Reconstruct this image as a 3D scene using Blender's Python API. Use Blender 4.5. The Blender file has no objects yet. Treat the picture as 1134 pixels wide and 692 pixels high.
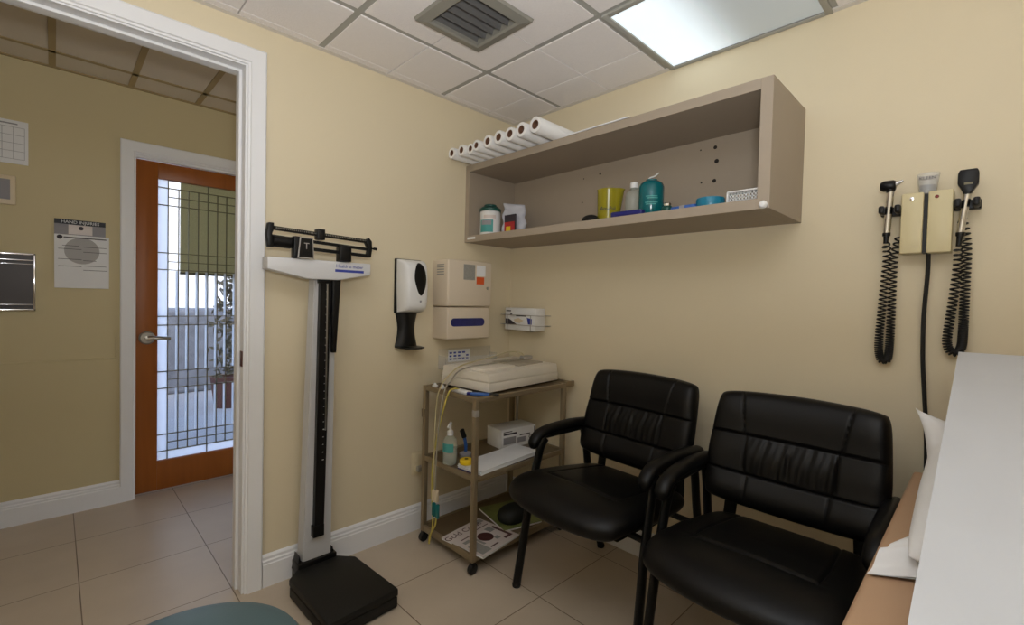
import bpy, bmesh, math, random
from math import sin, cos, pi, radians
from mathutils import Matrix, Vector
random.seed(7)
SC = bpy.context.scene
COL = SC.collection

# ------------------------------------------------------------------ materials
def mat(name, col, rough=0.5, metal=0.0, bump=0.0, bscale=60.0, var=0.0, vscale=8.0, spec=0.5, trans=0.0, ior=1.45,
        emit=None, estr=0.0, coat=0.0, alpha=1.0, sheen=0.0, stretch=None):
    m = bpy.data.materials.new(name); m.use_nodes = True
    nt = m.node_tree; b = nt.nodes['Principled BSDF']
    b.inputs['Base Color'].default_value = (*col, 1)
    b.inputs['Roughness'].default_value = rough
    b.inputs['Metallic'].default_value = metal
    b.inputs['Specular IOR Level'].default_value = spec
    b.inputs['Transmission Weight'].default_value = trans
    b.inputs['IOR'].default_value = ior
    b.inputs['Coat Weight'].default_value = coat
    b.inputs['Alpha'].default_value = alpha
    b.inputs['Sheen Weight'].default_value = sheen
    if emit:
        b.inputs['Emission Color'].default_value = (*emit, 1); b.inputs['Emission Strength'].default_value = estr
    tc = None
    def coords():
        t = nt.nodes.new('ShaderNodeTexCoord')
        if stretch:
            mp = nt.nodes.new('ShaderNodeMapping'); mp.inputs['Scale'].default_value = stretch
            nt.links.new(t.outputs['Object'], mp.inputs['Vector']); return mp.outputs['Vector']
        return t.outputs['Object']
    if bump > 0 or var > 0:
        tc = coords()
    if bump > 0:
        n = nt.nodes.new('ShaderNodeTexNoise'); n.inputs['Scale'].default_value = bscale; n.inputs['Detail'].default_value = 3
        nt.links.new(tc, n.inputs['Vector'])
        bp = nt.nodes.new('ShaderNodeBump'); bp.inputs['Strength'].default_value = bump; bp.inputs['Distance'].default_value = 0.002
        nt.links.new(n.outputs['Fac'], bp.inputs['Height']); nt.links.new(bp.outputs['Normal'], b.inputs['Normal'])
    if var > 0:
        n2 = nt.nodes.new('ShaderNodeTexNoise'); n2.inputs['Scale'].default_value = vscale; n2.inputs['Detail'].default_value = 4
        nt.links.new(tc, n2.inputs['Vector'])
        mx = nt.nodes.new('ShaderNodeMix'); mx.data_type = 'RGBA'
        mx.inputs[6].default_value = (*[c*(1-var) for c in col], 1); mx.inputs[7].default_value = (*[min(1, c*(1+var)) for c in col], 1)
        nt.links.new(n2.outputs['Fac'], mx.inputs[0]); nt.links.new(mx.outputs[2], b.inputs['Base Color'])
    return m

def srgb(r, g, b):
    f = lambda c: (c/255/12.92) if c/255 <= 0.04045 else ((c/255+0.055)/1.055)**2.4
    return (f(r), f(g), f(b))

M = {}
M['wall'] = mat('wall_paint', srgb(227, 213, 183), 0.6, bump=0.15, bscale=180, var=0.015, vscale=2)
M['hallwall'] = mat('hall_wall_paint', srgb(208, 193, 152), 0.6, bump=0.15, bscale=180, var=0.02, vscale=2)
M['trim'] = mat('white_trim_paint', srgb(238, 238, 240), 0.4)
M['grid'] = mat('ceiling_grid_metal', srgb(170, 168, 161), 0.5)
M['angle'] = mat('wall_angle_white', srgb(226, 220, 214), 0.5)
M['taupe'] = mat('taupe_laminate', srgb(164, 150, 133), 0.5, bump=0.04, bscale=200, var=0.02, vscale=30)
M['hole'] = mat('peg_hole_dark', srgb(38, 32, 28), 0.8)
M['whitepl'] = mat('white_plastic', srgb(232, 231, 230), 0.3, spec=0.5)
M['paper'] = mat('white_paper', srgb(235, 235, 236), 0.8, bump=0.08, bscale=120, var=0.02, vscale=14)
M['tabpaper'] = mat('exam_table_paper', srgb(202, 203, 206), 0.75, bump=0.25, bscale=35, var=0.035, vscale=3, stretch=(1, 3, 1))
M['roll'] = mat('paper_roll_white', srgb(236, 234, 232), 0.8, bump=0.1, bscale=70)
M['core'] = mat('cardboard_core', srgb(120, 84, 62), 0.85, var=0.1)
M['blackpl'] = mat('black_plastic', srgb(14, 13, 13), 0.38, spec=0.35)
M['blackrub'] = mat('black_rubber', srgb(22, 21, 20), 0.6, bump=0.25, bscale=400)
M['scaleblack'] = mat('scale_platform_rubber', srgb(27, 26, 23), 0.55, bump=0.3, bscale=500, spec=0.35)
M['leather'] = mat('black_leather', srgb(8, 7, 7), 0.42, bump=0.12, bscale=320, spec=0.3)
M['blackmetal'] = mat('black_painted_metal', srgb(12, 12, 12), 0.4, spec=0.35)
M['cartmetal'] = mat('bronze_grey_metal', srgb(146, 130, 104), 0.4, metal=0.4, var=0.06, vscale=25)
M['cartshelf'] = mat('brown_cart_shelf', srgb(108, 90, 66), 0.45, metal=0.2, var=0.08, vscale=10)
M['steel'] = mat('brushed_steel', srgb(190, 190, 188), 0.28, metal=1.0)
M['clip'] = mat('pale_grey_clip', srgb(176, 170, 164), 0.4, metal=0.3)
M['scalewhite'] = mat('scale_white_enamel', srgb(216, 215, 216), 0.35)
M['scalegrey'] = mat('scale_grey_column', srgb(196, 195, 196), 0.4)
M['beige'] = mat('beige_plastic', srgb(222, 205, 176), 0.4)
M['beigebox'] = mat('cream_plastic_box', srgb(218, 203, 182), 0.38)
M['transf'] = mat('ivory_plastic', srgb(216, 202, 160), 0.4)
M['ekg'] = mat('putty_machine_plastic', srgb(228, 220, 206), 0.45)
M['ekgdark'] = mat('putty_recess', srgb(176, 166, 148), 0.5)
M['orange'] = mat('orange_sticker', srgb(214, 88, 36), 0.5)
M['greystick'] = mat('grey_sticker', srgb(150, 148, 142), 0.5, var=0.2, vscale=120)
M['bluewin'] = mat('dark_blue_window', srgb(36, 40, 104), 0.2, var=0.4, vscale=40)
M['teal'] = mat('teal_liquid_plastic', srgb(12, 116, 124), 0.15, trans=0.35, spec=0.5)
M['tealcap'] = mat('teal_cap', srgb(30, 120, 150), 0.3)
M['greenlid'] = mat('dark_green_lid', srgb(16, 74, 66), 0.35)
M['yellowpl'] = mat('translucent_yellow_plastic', srgb(158, 147, 32), 0.25, trans=0.2)
M['yellow'] = mat('yellow_plastic', srgb(236, 200, 30), 0.4)
M['navy'] = mat('navy_plastic', srgb(28, 30, 104), 0.3)
M['blue'] = mat('blue_print', srgb(52, 66, 156), 0.5)
M['bluepk'] = mat('blue_packet', srgb(54, 96, 168), 0.4)
M['red'] = mat('red_print', srgb(176, 40, 44), 0.5)
M['ink'] = mat('dark_ink', srgb(50, 44, 52), 0.6)
M['greyink'] = mat('grey_print', srgb(150, 148, 152), 0.7)
M['tealink'] = mat('teal_print', srgb(80, 160, 156), 0.6)
M['bag'] = mat('clear_bag_film', srgb(205, 206, 216), 0.2, alpha=0.75, bump=0.6, bscale=50)
M['clear'] = mat('clear_acrylic', (0.95, 0.95, 0.95), 0.05, alpha=0.14)
M['cup'] = mat('frosted_cup', srgb(224, 224, 222), 0.2, alpha=0.32)
M['clearbot'] = mat('clear_bottle_plastic', srgb(206, 214, 204), 0.12, alpha=0.28)
M['speculum'] = mat('grey_blue_tips', srgb(72, 76, 92), 0.4)
M['wood'] = mat('cherry_wood_door', srgb(154, 88, 34), 0.38, var=0.22, vscale=5, bump=0.05, bscale=30, stretch=(6, 6, 0.5), spec=0.4)
M['came'] = mat('brass_came', srgb(112, 106, 82), 0.45, metal=0.3)
M['nickel'] = mat('satin_nickel', srgb(178, 174, 166), 0.32, metal=1.0)
M['tan'] = mat('tan_vinyl', srgb(188, 152, 120), 0.5, bump=0.08, bscale=250)
M['tancab'] = mat('beige_table_cabinet', srgb(206, 190, 164), 0.5)
M['linen'] = mat('white_pillow_cotton', srgb(236, 234, 232), 0.85, bump=0.2, bscale=160)
M['stool'] = mat('teal_grey_vinyl', srgb(74, 96, 100), 0.4, bump=0.08, bscale=250)
M['cable'] = mat('cream_cable', srgb(196, 182, 142), 0.5)
M['cableY'] = mat('yellow_cable', srgb(202, 186, 92), 0.5)
M['cableG'] = mat('grey_cable', srgb(158, 152, 138), 0.5)
M['tealclip'] = mat('teal_clip', srgb(22, 104, 104), 0.4)
M['maggreen'] = mat('green_magazine_cover', srgb(120, 128, 70), 0.35, var=0.5, vscale=14)
M['magcover'] = mat('pale_magazine_cover', srgb(214, 202, 196), 0.35, var=0.06, vscale=20)
M['maroon'] = mat('maroon_print', srgb(84, 48, 46), 0.5)
M['darkbag'] = mat('black_soft_pouch', srgb(26, 28, 24), 0.6, bump=0.3, bscale=120)
M['chrome'] = mat('chrome', srgb(210, 210, 212), 0.12, metal=1.0)
M['darkglass'] = mat('dark_picture', srgb(66, 58, 56), 0.4, var=0.2, vscale=8)

M['outlet'] = mat('ivory_outlet', srgb(226, 212, 178), 0.4)
M['ductdark'] = mat('duct_dark', srgb(34, 34, 38), 0.7)
M['vent'] = mat('grey_vent_metal', srgb(140, 137, 128), 0.45)
M['ventblade'] = mat('grey_vent_blade', srgb(112, 110, 108), 0.45, metal=0.3)
M['redled'] = mat('red_jewel', srgb(120, 16, 16), 0.2)
M['discgrey'] = mat('pale_grey_print', srgb(178, 176, 175), 0.7)
M['black'] = mat('black_print', srgb(16, 18, 28), 0.5)

def floor_mat():
    m = mat('beige_ceramic_tile', srgb(208, 186, 160), 0.36); nt = m.node_tree; b = nt.nodes['Principled BSDF']
    tc = nt.nodes.new('ShaderNodeTexCoord'); mp = nt.nodes.new('ShaderNodeMapping')
    mp.inputs['Location'].default_value = (1.434-0.0015+0.432*20, -0.505+0.432*20, 0)
    br = nt.nodes.new('ShaderNodeTexBrick'); br.offset = 0.0; br.squash = 1.0
    br.inputs['Scale'].default_value = 1; br.inputs['Brick Width'].default_value = 0.432; br.inputs['Row Height'].default_value = 0.432
    br.inputs['Mortar Size'].default_value = 0.0022; br.inputs['Mortar Smooth'].default_value = 0.3; br.inputs['Bias'].default_value = 0
    br.inputs['Color1'].default_value = (*srgb(200, 184, 163), 1); br.inputs['Color2'].default_value = (*srgb(197, 180, 159), 1)
    br.inputs['Mortar'].default_value = (*srgb(126, 108, 88), 1)
    n = nt.nodes.new('ShaderNodeTexNoise'); n.inputs['Scale'].default_value = 4; n.inputs['Detail'].default_value = 6
    mx = nt.nodes.new('ShaderNodeMix'); mx.data_type = 'RGBA'; mx.blend_type = 'MULTIPLY'; mx.inputs[0].default_value = 1
    cr = nt.nodes.new('ShaderNodeValToRGB'); cr.color_ramp.elements[0].color = (0.90, 0.89, 0.88, 1); cr.color_ramp.elements[1].color = (1, 1, 1, 1)
    cr.color_ramp.elements[0].position = 0.3; cr.color_ramp.elements[1].position = 0.7
    L = nt.links.new
    L(tc.outputs['Object'], mp.inputs['Vector']); L(mp.outputs['Vector'], br.inputs['Vector']); L(tc.outputs['Object'], n.inputs['Vector'])
    L(n.outputs['Fac'], cr.inputs['Fac']); L(br.outputs['Color'], mx.inputs[6]); L(cr.outputs['Color'], mx.inputs[7]); L(mx.outputs[2], b.inputs['Base Color'])
    bp = nt.nodes.new('ShaderNodeBump'); bp.invert = True; bp.inputs['Strength'].default_value = 0.5; bp.inputs['Distance'].default_value = 0.002
    L(br.outputs['Fac'], bp.inputs['Height']); L(bp.outputs['Normal'], b.inputs['Normal'])
    return m
M['floor'] = floor_mat()

def ceil_mat():
    m = mat('mineral_fibre_tile', srgb(244, 238, 236), 0.85, bump=0.5, bscale=260, var=0.04, vscale=140); return m
M['ceil'] = ceil_mat()
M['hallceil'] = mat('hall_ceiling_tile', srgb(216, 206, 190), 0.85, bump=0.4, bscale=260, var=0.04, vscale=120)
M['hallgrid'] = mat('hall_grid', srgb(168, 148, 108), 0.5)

def diffuser_mat(name, lo, hi, y_hi, y_lo):
    """a lit prismatic diffuser: one tube behind it lit, the other out, so it gives off more light on one side"""
    m = bpy.data.materials.new(name); m.use_nodes = True; nt = m.node_tree; b = nt.nodes['Principled BSDF']
    b.inputs['Base Color'].default_value = (*srgb(200, 206, 208), 1); b.inputs['Roughness'].default_value = 0.4
    tc = nt.nodes.new('ShaderNodeTexCoord'); sp = nt.nodes.new('ShaderNodeSeparateXYZ')
    mr = nt.nodes.new('ShaderNodeMapRange'); mr.interpolation_type = 'SMOOTHERSTEP'
    mr.inputs['From Min'].default_value = y_lo; mr.inputs['From Max'].default_value = y_hi
    mr.inputs['To Min'].default_value = lo; mr.inputs['To Max'].default_value = hi
    nt.links.new(tc.outputs['Object'], sp.inputs['Vector']); nt.links.new(sp.outputs['Y'], mr.inputs['Value'])
    nt.links.new(mr.outputs['Result'], b.inputs['Emission Strength'])
    b.inputs['Emission Color'].default_value = (*srgb(226, 240, 248), 1)
    return m

def pane_mat(name, tint, refl=0.12, rough=0.05):
    m = bpy.data.materials.new(name); m.use_nodes = True; nt = m.node_tree; nt.nodes.clear()
    o = nt.nodes.new('ShaderNodeOutputMaterial'); t = nt.nodes.new('ShaderNodeBsdfTransparent'); g = nt.nodes.new('ShaderNodeBsdfGlossy')
    x = nt.nodes.new('ShaderNodeMixShader'); t.inputs['Color'].default_value = (*tint, 1); g.inputs['Roughness'].default_value = rough
    x.inputs[0].default_value = refl
    nt.links.new(t.outputs[0], x.inputs[1]); nt.links.new(g.outputs[0], x.inputs[2]); nt.links.new(x.outputs[0], o.inputs['Surface']); return m
M['pane'] = pane_mat('clear_bevelled_glass', (0.92, 0.94, 0.95), 0.08)
def frosted():
    m = bpy.data.materials.new('frosted_border_glass'); m.use_nodes = True; nt = m.node_tree; nt.nodes.clear()
    o = nt.nodes.new('ShaderNodeOutputMaterial'); t = nt.nodes.new('ShaderNodeBsdfTranslucent'); g = nt.nodes.new('ShaderNodeBsdfTransparent')
    x = nt.nodes.new('ShaderNodeMixShader'); t.inputs['Color'].default_value = (0.95, 0.97, 1, 1); x.inputs[0].default_value = 0.25
    nt.links.new(t.outputs[0], x.inputs[1]); nt.links.new(g.outputs[0], x.inputs[2]); nt.links.new(x.outputs[0], o.inputs['Surface']); return m
M['frost'] = frosted()
def blind_mat():
    m = mat('olive_blind_fabric', srgb(216, 208, 176), 0.8); nt = m.node_tree; b = nt.nodes['Principled BSDF']; o = nt.nodes['Material Output']
    t = nt.nodes.new('ShaderNodeBsdfTranslucent'); t.inputs['Color'].default_value = (*srgb(206, 198, 160), 1); x = nt.nodes.new('ShaderNodeMixShader'); x.inputs[0].default_value = 0.5
    nt.links.new(b.outputs[0], x.inputs[1]); nt.links.new(t.outputs[0], x.inputs[2]); nt.links.new(x.outputs[0], o.inputs['Surface']); return m
M['blindf'] = blind_mat()

# ------------------------------------------------------------------ mesh builder
def root_matrix(o):
    while o.parent is not None: o = o.parent
    return Matrix.LocRotScale(o.location, o.rotation_euler, None)

class MB:
    def __init__(s): s.bm = bmesh.new()
    def add(s, bm, T=None):
        if T is not None: bmesh.ops.transform(bm, matrix=T, verts=bm.verts)
        me = bpy.data.meshes.new('tmp'); bm.to_mesh(me); bm.free(); s.bm.from_mesh(me); bpy.data.meshes.remove(me); return s
    def box(s, a, b, bev=0.0, seg=2, T=None):
        bm = bmesh.new(); bmesh.ops.create_cube(bm, size=1.0)
        lo = [min(a[i], b[i]) for i in range(3)]; hi = [max(a[i], b[i]) for i in range(3)]
        for v in bm.verts:
            for i in range(3): v.co[i] = lo[i] if v.co[i] < 0 else hi[i]
        if bev > 0: bmesh.ops.bevel(bm, geom=list(bm.edges), offset=bev, segments=seg, affect='EDGES', profile=0.5, clamp_overlap=True)
        return s.add(bm, T)
    def tube(s, path, r, n=10, cap=True, sq=(1, 1), T=None, up=None):
        P = [Vector(p) for p in path]; bm = bmesh.new(); rings = []; N = len(P)
        u = None
        for i, p in enumerate(P):
            t = (P[min(i+1, N-1)]-P[max(i-1, 0)]).normalized()
            if up is not None:
                u = Vector(up); u = (u-t*u.dot(t)).normalized()
            elif u is None:
                u = t.orthogonal().normalized()
            else:
                u = (u-t*u.dot(t)); u = u.normalized() if u.length > 1e-6 else t.orthogonal().normalized()
            w = t.cross(u); rr = r[i] if isinstance(r, (list, tuple)) else r
            rings.append([bm.verts.new(p+(u*cos(2*pi*k/n)*sq[0]+w*sin(2*pi*k/n)*sq[1])*rr) for k in range(n)])
        for i in range(N-1):
            for k in range(n):
                bm.faces.new((rings[i][k], rings[i][(k+1) % n], rings[i+1][(k+1) % n], rings[i+1][k]))
        if cap: bm.faces.new(rings[0][::-1]); bm.faces.new(rings[-1])
        return s.add(bm, T)
    def lathe(s, prof, c=(0, 0, 0), axis='z', n=32, T=None, closed=False):
        bm = bmesh.new(); rings = []
        for r, h in prof:
            ring = []
            for k in range(n):
                a = 2*pi*k/n; x, y = max(r, 1e-5)*cos(a), max(r, 1e-5)*sin(a)
                v = {'z': (x, y, h), 'x': (h, x, y), 'y': (y, h, x)}[axis]
                ring.append(bm.verts.new((c[0]+v[0], c[1]+v[1], c[2]+v[2])))
            rings.append(ring)
        m = len(rings); rng = range(m) if closed else range(m-1)
        for i in rng:
            A, B = rings[i], rings[(i+1) % m]
            for k in range(n): bm.faces.new((A[k], A[(k+1) % n], B[(k+1) % n], B[k]))
        if not closed: bm.faces.new(rings[0][::-1]); bm.faces.new(rings[-1])
        bmesh.ops.recalc_face_normals(bm, faces=bm.faces)
        return s.add(bm, T)
    def prism(s, pts, axis, a, b, bev=0.0, T=None, seg=2):
        """pts in the plane normal to axis: z:(x,y) y:(x,z) x:(y,z)"""
        bm = bmesh.new()
        f = {'z': lambda p, h: (p[0], p[1], h), 'y': lambda p, h: (p[0], h, p[1]), 'x': lambda p, h: (h, p[0], p[1])}[axis]
        A = [bm.verts.new(f(p, a)) for p in pts]; B = [bm.verts.new(f(p, b)) for p in pts]; n = len(pts)
        bm.faces.new(A); bm.faces.new(B)
        for i in range(n): bm.faces.new((A[i], A[(i+1) % n], B[(i+1) % n], B[i]))
        bmesh.ops.recalc_face_normals(bm, faces=bm.faces)
        if bev > 0: bmesh.ops.bevel(bm, geom=list(bm.edges), offset=bev, segments=seg, affect='EDGES', profile=0.5, clamp_overlap=True)
        return s.add(bm, T)
    def grid(s, fn, nu, nv, close_u=False, T=None):
        bm = bmesh.new()
        V = [[bm.verts.new(fn(i/(nu-1) if not close_u else i/nu, j/(nv-1))) for j in range(nv)] for i in range(nu)]
        for i in range(nu if close_u else nu-1):
            for j in range(nv-1):
                i2 = (i+1) % nu
                bm.faces.new((V[i][j], V[i2][j], V[i2][j+1], V[i][j+1]))
        return s.add(bm, T)
    def cushion(s, fn, n=40, m=40, T=None):
        """fn(a,b,side) -> point, a,b in -1..1, side +1/-1; the rims of both sides must meet"""
        bm = bmesh.new()
        A = [sin(pi/2*(2*i/(n-1)-1)) for i in range(n)]; B = [sin(pi/2*(2*j/(m-1)-1)) for j in range(m)]
        top = [[bm.verts.new(fn(a, b, 1)) for b in B] for a in A]; bot = [[bm.verts.new(fn(a, b, -1)) for b in B] for a in A]
        for i in range(n-1):
            for j in range(m-1):
                bm.faces.new((top[i][j], top[i+1][j], top[i+1][j+1], top[i][j+1]))
                bm.faces.new((bot[i][j], bot[i][j+1], bot[i+1][j+1], bot[i+1][j]))
        bmesh.ops.remove_doubles(bm, verts=bm.verts, dist=1e-4)
        bmesh.ops.recalc_face_normals(bm, faces=bm.faces)
        return s.add(bm, T)
    def text(s, string, size, T, ext=0.0004, align='CENTER'):
        cu = bpy.data.curves.new('txt', 'FONT'); cu.body = string; cu.size = size; cu.extrude = ext; cu.align_x = align; cu.align_y = 'CENTER'
        cu.resolution_u = 3
        o = bpy.data.objects.new('txt', cu); COL.objects.link(o)
        dg = bpy.context.evaluated_depsgraph_get(); dg.update()
        me = bpy.data.meshes.new_from_object(o.evaluated_get(dg))
        bm = bmesh.new(); bm.from_mesh(me); bpy.data.meshes.remove(me); bpy.data.objects.remove(o); bpy.data.curves.remove(cu)
        return s.add(bm, T)
    def build(s, name, m, parent=None, local=False, smooth=35):
        if parent is not None and not local:
            bmesh.ops.transform(s.bm, matrix=root_matrix(parent).inverted(), verts=s.bm.verts)
        me = bpy.data.meshes.new(name); s.bm.to_mesh(me); s.bm.free()
        if smooth:
            for p in me.polygons: p.use_smooth = True
            me.set_sharp_from_angle(angle=radians(smooth))
        me.materials.append(M[m] if isinstance(m, str) else m)
        o = bpy.data.objects.new(name, me); COL.objects.link(o)
        if parent is not None: o.parent = parent
        return o

def thing(name, label, cat, loc=(0, 0, 0), rz=0.0, group=None):
    o = bpy.data.objects.new(name, None); COL.objects.link(o); o.location = loc; o.rotation_euler = (0, 0, rz); o.empty_display_size = 0.1
    return tag(o, label, cat, group)
def tag(o, label, cat, group=None):
    o['label'] = label; o['category'] = cat
    if group: o['group'] = group
    return o
def struct(o, label=None):
    o['kind'] = 'structure'
    if label: o['label'] = label
    return o
def sempty(name, loc=(0, 0, 0)):
    o = bpy.data.objects.new(name, None); COL.objects.link(o); o.location = loc; return struct(o)
def dup(root):
    r = root.copy(); COL.objects.link(r)
    for ch in [c for c in bpy.data.objects if c.parent is root]:
        c2 = ch.copy(); COL.objects.link(c2); c2.parent = r
        for g in [c for c in bpy.data.objects if c.parent is ch]:
            g2 = g.copy(); COL.objects.link(g2); g2.parent = c2
    return r
def centre_origin(o):
    """move a single-mesh thing's origin to the foot of its mesh"""
    me = o.data; xs = [v.co for v in me.vertices]
    c = Vector(((min(v.x for v in xs)+max(v.x for v in xs))/2, (min(v.y for v in xs)+max(v.y for v in xs))/2, min(v.z for v in xs)))
    me.transform(Matrix.Translation(-c)); o.location = c; return o
def frame(o, X, Y, Z): # matrix from origin and axes
    m = Matrix((X, Y, Z)).transposed().to_4x4(); m.translation = Vector(o); return m
def onA(x, y, z): return frame((x, y, z), Vector((1, 0, 0)), Vector((0, 0, 1)), Vector((0, -1, 0)))     # text on a face looking along -y
def onB(x, y, z): return frame((x, y, z), Vector((0, -1, 0)), Vector((0, 0, 1)), Vector((-1, 0, 0)))     # text on a face looking along -x
def smoothpath(P, k=8):
    P = [Vector(p) for p in P]; out = []
    for i in range(len(P)-1):
        p0, p1, p2, p3 = P[max(i-1, 0)], P[i], P[i+1], P[min(i+2, len(P)-1)]
        for j in range(k):
            t = j/k; t2, t3 = t*t, t*t*t
            out.append(0.5*((2*p1)+(p2-p0)*t+(2*p0-5*p1+4*p2-p3)*t2+(3*p1-p0-3*p2+p3)*t3))
    out.append(P[-1]); return out

H = 2.19          # room ceiling
HH = 2.28         # hall ceiling
HY = 1.332        # face of the hall's far wall
DX0, DX1, DH = -2.30, -1.417, 2.026      # doorway from room to hall (clear)
XL, YB = -3.05, -3.15                    # unseen ends of the room

# ------------------------------------------------------------------ room shell
struct(MB().box((-4.2, YB-0.12, -0.1), (1.3, HY+0.22, 0)).build('floor', 'floor', smooth=0))
w = MB()
w.box((DX1+0.012, 0, 0), (0.12, 0.12, 2.42)).box((DX0-0.012, 0, DH+0.012), (DX1+0.012, 0.12, 2.42)).box((-4.2, 0, 0), (DX0-0.012, 0.12, 2.42))
struct(w.build('wall_left', 'wall', smooth=0))
struct(MB().box((0, YB, 0), (0.12, 0, 2.42)).build('wall_right', 'wall', smooth=0))
struct(MB().box((XL-0.12, YB, 0), (XL, 0, 2.42)).build('wall_rear', 'wall', smooth=0))
struct(MB().box((XL-0.12, YB-0.12, 0), (0.12, YB, 2.42)).build('wall_near', 'wall', smooth=0))
# hall
HD0, HD1, HDH = -1.612, -0.785, 1.925   # hall door opening
w = MB()
w.box((-4.2, HY, 0), (HD0, HY+0.13, 2.5)).box((HD1, HY, 0), (1.3, HY+0.13, 2.5)).box((HD0, HY, HDH), (HD1, HY+0.13, 2.5))
struct(w.build('wall_hall', 'hallwall', smooth=0))
struct(MB().box((-4.32, 0, 0), (-4.2, HY+0.13, 2.5)).build('wall_hall_end', 'hallwall', smooth=0))
struct(MB().box((1.3, 0, 0), (1.42, HY+0.13, 2.5)).build('wall_hall_side', 'hallwall', smooth=0))

# ceiling: tiles hang a few mm below the grid, each 610 mm tile scored in four
GX = [0.0, -0.535, -1.146, -1.757, -2.368, -2.979, XL]
GY = [0.0, -0.365, -0.974, -1.583, -2.192, -2.801, YB]
VENT = (1, 1); LIGHT = (0, 2)
LIGHTS = [(0, 2), (3, 3), (3, 4)]
ct = MB()
for i in range(6):
    for j in range(6):
        if (i, j) in LIGHTS: continue
        x1, x0 = GX[i], GX[i+1]; y1, y0 = GY[j], GY[j+1]
        e = 0.013
        xa, xb = x0+(e if i < 5 else 0.004), x1-(e if i > 0 else 0.026)
        ya, yb = y0+(e if j < 5 else 0.004), y1-(e if j > 0 else 0.026)
        xm = x1-0.305 if i > 0 else x0+0.305
        ym = y1-0.305 if j > 0 else None
        xs = [(xa, xm-0.0024), (xm+0.0016, xb)] if xb-xa > 0.35 else [(xa, xb)]
        if i == 0: xs = [(xa, x0+0.305-0.0024), (x0+0.305+0.0016, xb)]
        ys = [(ya, ym-0.0024), (ym+0.0016, yb)] if (ym and yb-ya > 0.35) else [(ya, yb)]
        if j == 0: ys = [(ya, y0+0.305-0.0024), (y0+0.305+0.0016, yb)]
        for (p, q) in xs:
            for (r, t) in ys:
                if q-p < 0.005 or t-r < 0.005: continue
                if (i, j) == VENT: # leave the duct opening free
                    cx, cy, h = -0.84, -0.64, 0.118
                    if p < cx+h and q > cx-h and r < cy+h and t > cy-h:
                        for (p2, q2, r2, t2) in ((p, min(q, cx-h), r, t), (max(p, cx+h), q, r, t), (max(p, cx-h), min(q, cx+h), r, min(t, cy-h)), (max(p, cx-h), min(q, cx+h), max(r, cy+h), t)):
                            if q2-p2 > 0.004 and t2-r2 > 0.004: ct.box((p2, r2, H), (q2, t2, H+0.015))
                        continue
                ct.box((p, r, H), (q, t, H+0.015), bev=0.0016, seg=1)
struct(ct.build('ceiling', 'ceil', smooth=0))
struct(MB().box((XL, YB, H+0.012), (GX[3], 0, H+0.03)).box((GX[3], YB, H+0.012), (-0.535, -0.79, H+0.03)).box((GX[3], -0.49, H+0.012), (0, 0, H+0.03))
       .box((GX[3], -0.79, H+0.012), (-0.99, -0.49, H+0.03)).box((-0.69, -0.79, H+0.012), (0, -0.49, H+0.03)).box((-0.535, -0.974, H+0.012), (0, -0.79, H+0.03))
       .box((-0.535, YB, H+0.012), (0, -1.583, H+0.03)).build('ceiling_backing', 'angle', smooth=0))
g = MB()
for x in GX[1:6]: g.box((x-0.014, YB, H+0.004), (x+0.014, 0, H+0.012))
for y in GY[1:6]: g.box((XL, y-0.014, H+0.0046), (0, y+0.014, H+0.0126))
struct(g.build('ceiling_grid', 'grid', smooth=0))
g = MB()
g.box((XL, -0.024, H-0.001), (0, 0, H+0.004)).box((-0.024, YB, H-0.001), (0, -0.024, H+0.004)).box((XL, YB, H-0.001), (XL+0.024, 0, H+0.004)).box((XL, YB, H-0.001), (0, YB+0.024, H+0.004))
struct(g.build('trim_1', 'angle', smooth=0))
# hall ceiling
hc = MB()
hx = [-4.2+0.61*i for i in range(10)]
hy = [0.12, 0.36, 0.97, 1.20, HY]
hxs = [-3.77, -3.16, -2.55, -1.94, -1.635, -1.33, -1.025, -0.415, 0.195, 0.805, 1.3]
prev = -4.2
for x in hxs:
    for a, b in ((0.12, 0.505), (0.505, 1.115), (1.115, HY)):
        hc.box((prev+0.01, a+0.008, HH), (x-0.01, b-0.008, HH+0.015), bev=0.002, seg=1)
    prev = x
struct(hc.build('ceiling_hall', 'hallceil', smooth=0))
hg = MB()
for x in hxs[:-1]: hg.box((x-0.013, 0.12, HH-0.004), (x+0.013, HY, HH+0.012))
for y in (0.505, 1.115): hg.box((-4.2, y-0.012, HH-0.004), (1.3, y+0.012, HH+0.012))
hg.box((-4.2, HY-0.02, HH-0.006), (1.3, HY, HH+0.004)).box((-4.2, 0.12, HH+0.014), (1.3, HY, HH+0.03))
struct(hg.build('ceiling_hall_grid', 'hallgrid', smooth=0))

# baseboards (stepped profile)
def base_prof(d=0.016, h=0.128): return [(0, 0), (d, 0), (d, h*0.70), (d*0.82, h*0.73), (d*0.82, h*0.80), (d*0.55, h*0.84), (d*0.55, h*0.92), (d*0.3, h*0.97), (0, h)]
bbA = MB().prism([(-p[0], p[1]) for p in base_prof()], 'x', -1.345, 0)
struct(bbA.build('baseboard_left', 'trim', smooth=20))
struct(MB().prism([(-p[0], p[1]) for p in base_prof()], 'y', YB, -0.016).build('baseboard_right', 'trim', smooth=20))
struct(MB().prism([(HY-p[0], p[1]) for p in base_prof(0.016, 0.125)], 'x', -4.2, -1.667).prism([(HY-p[0], p[1]) for p in base_prof(0.016, 0.125)], 'x', -0.72, 1.3).build('baseboard_hall', 'trim', smooth=20))
struct(MB().prism([(0.12+p[0], p[1]) for p in base_prof()], 'x', DX1+0.07, 1.3).build('baseboard_hall_near', 'trim', smooth=20))

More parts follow.
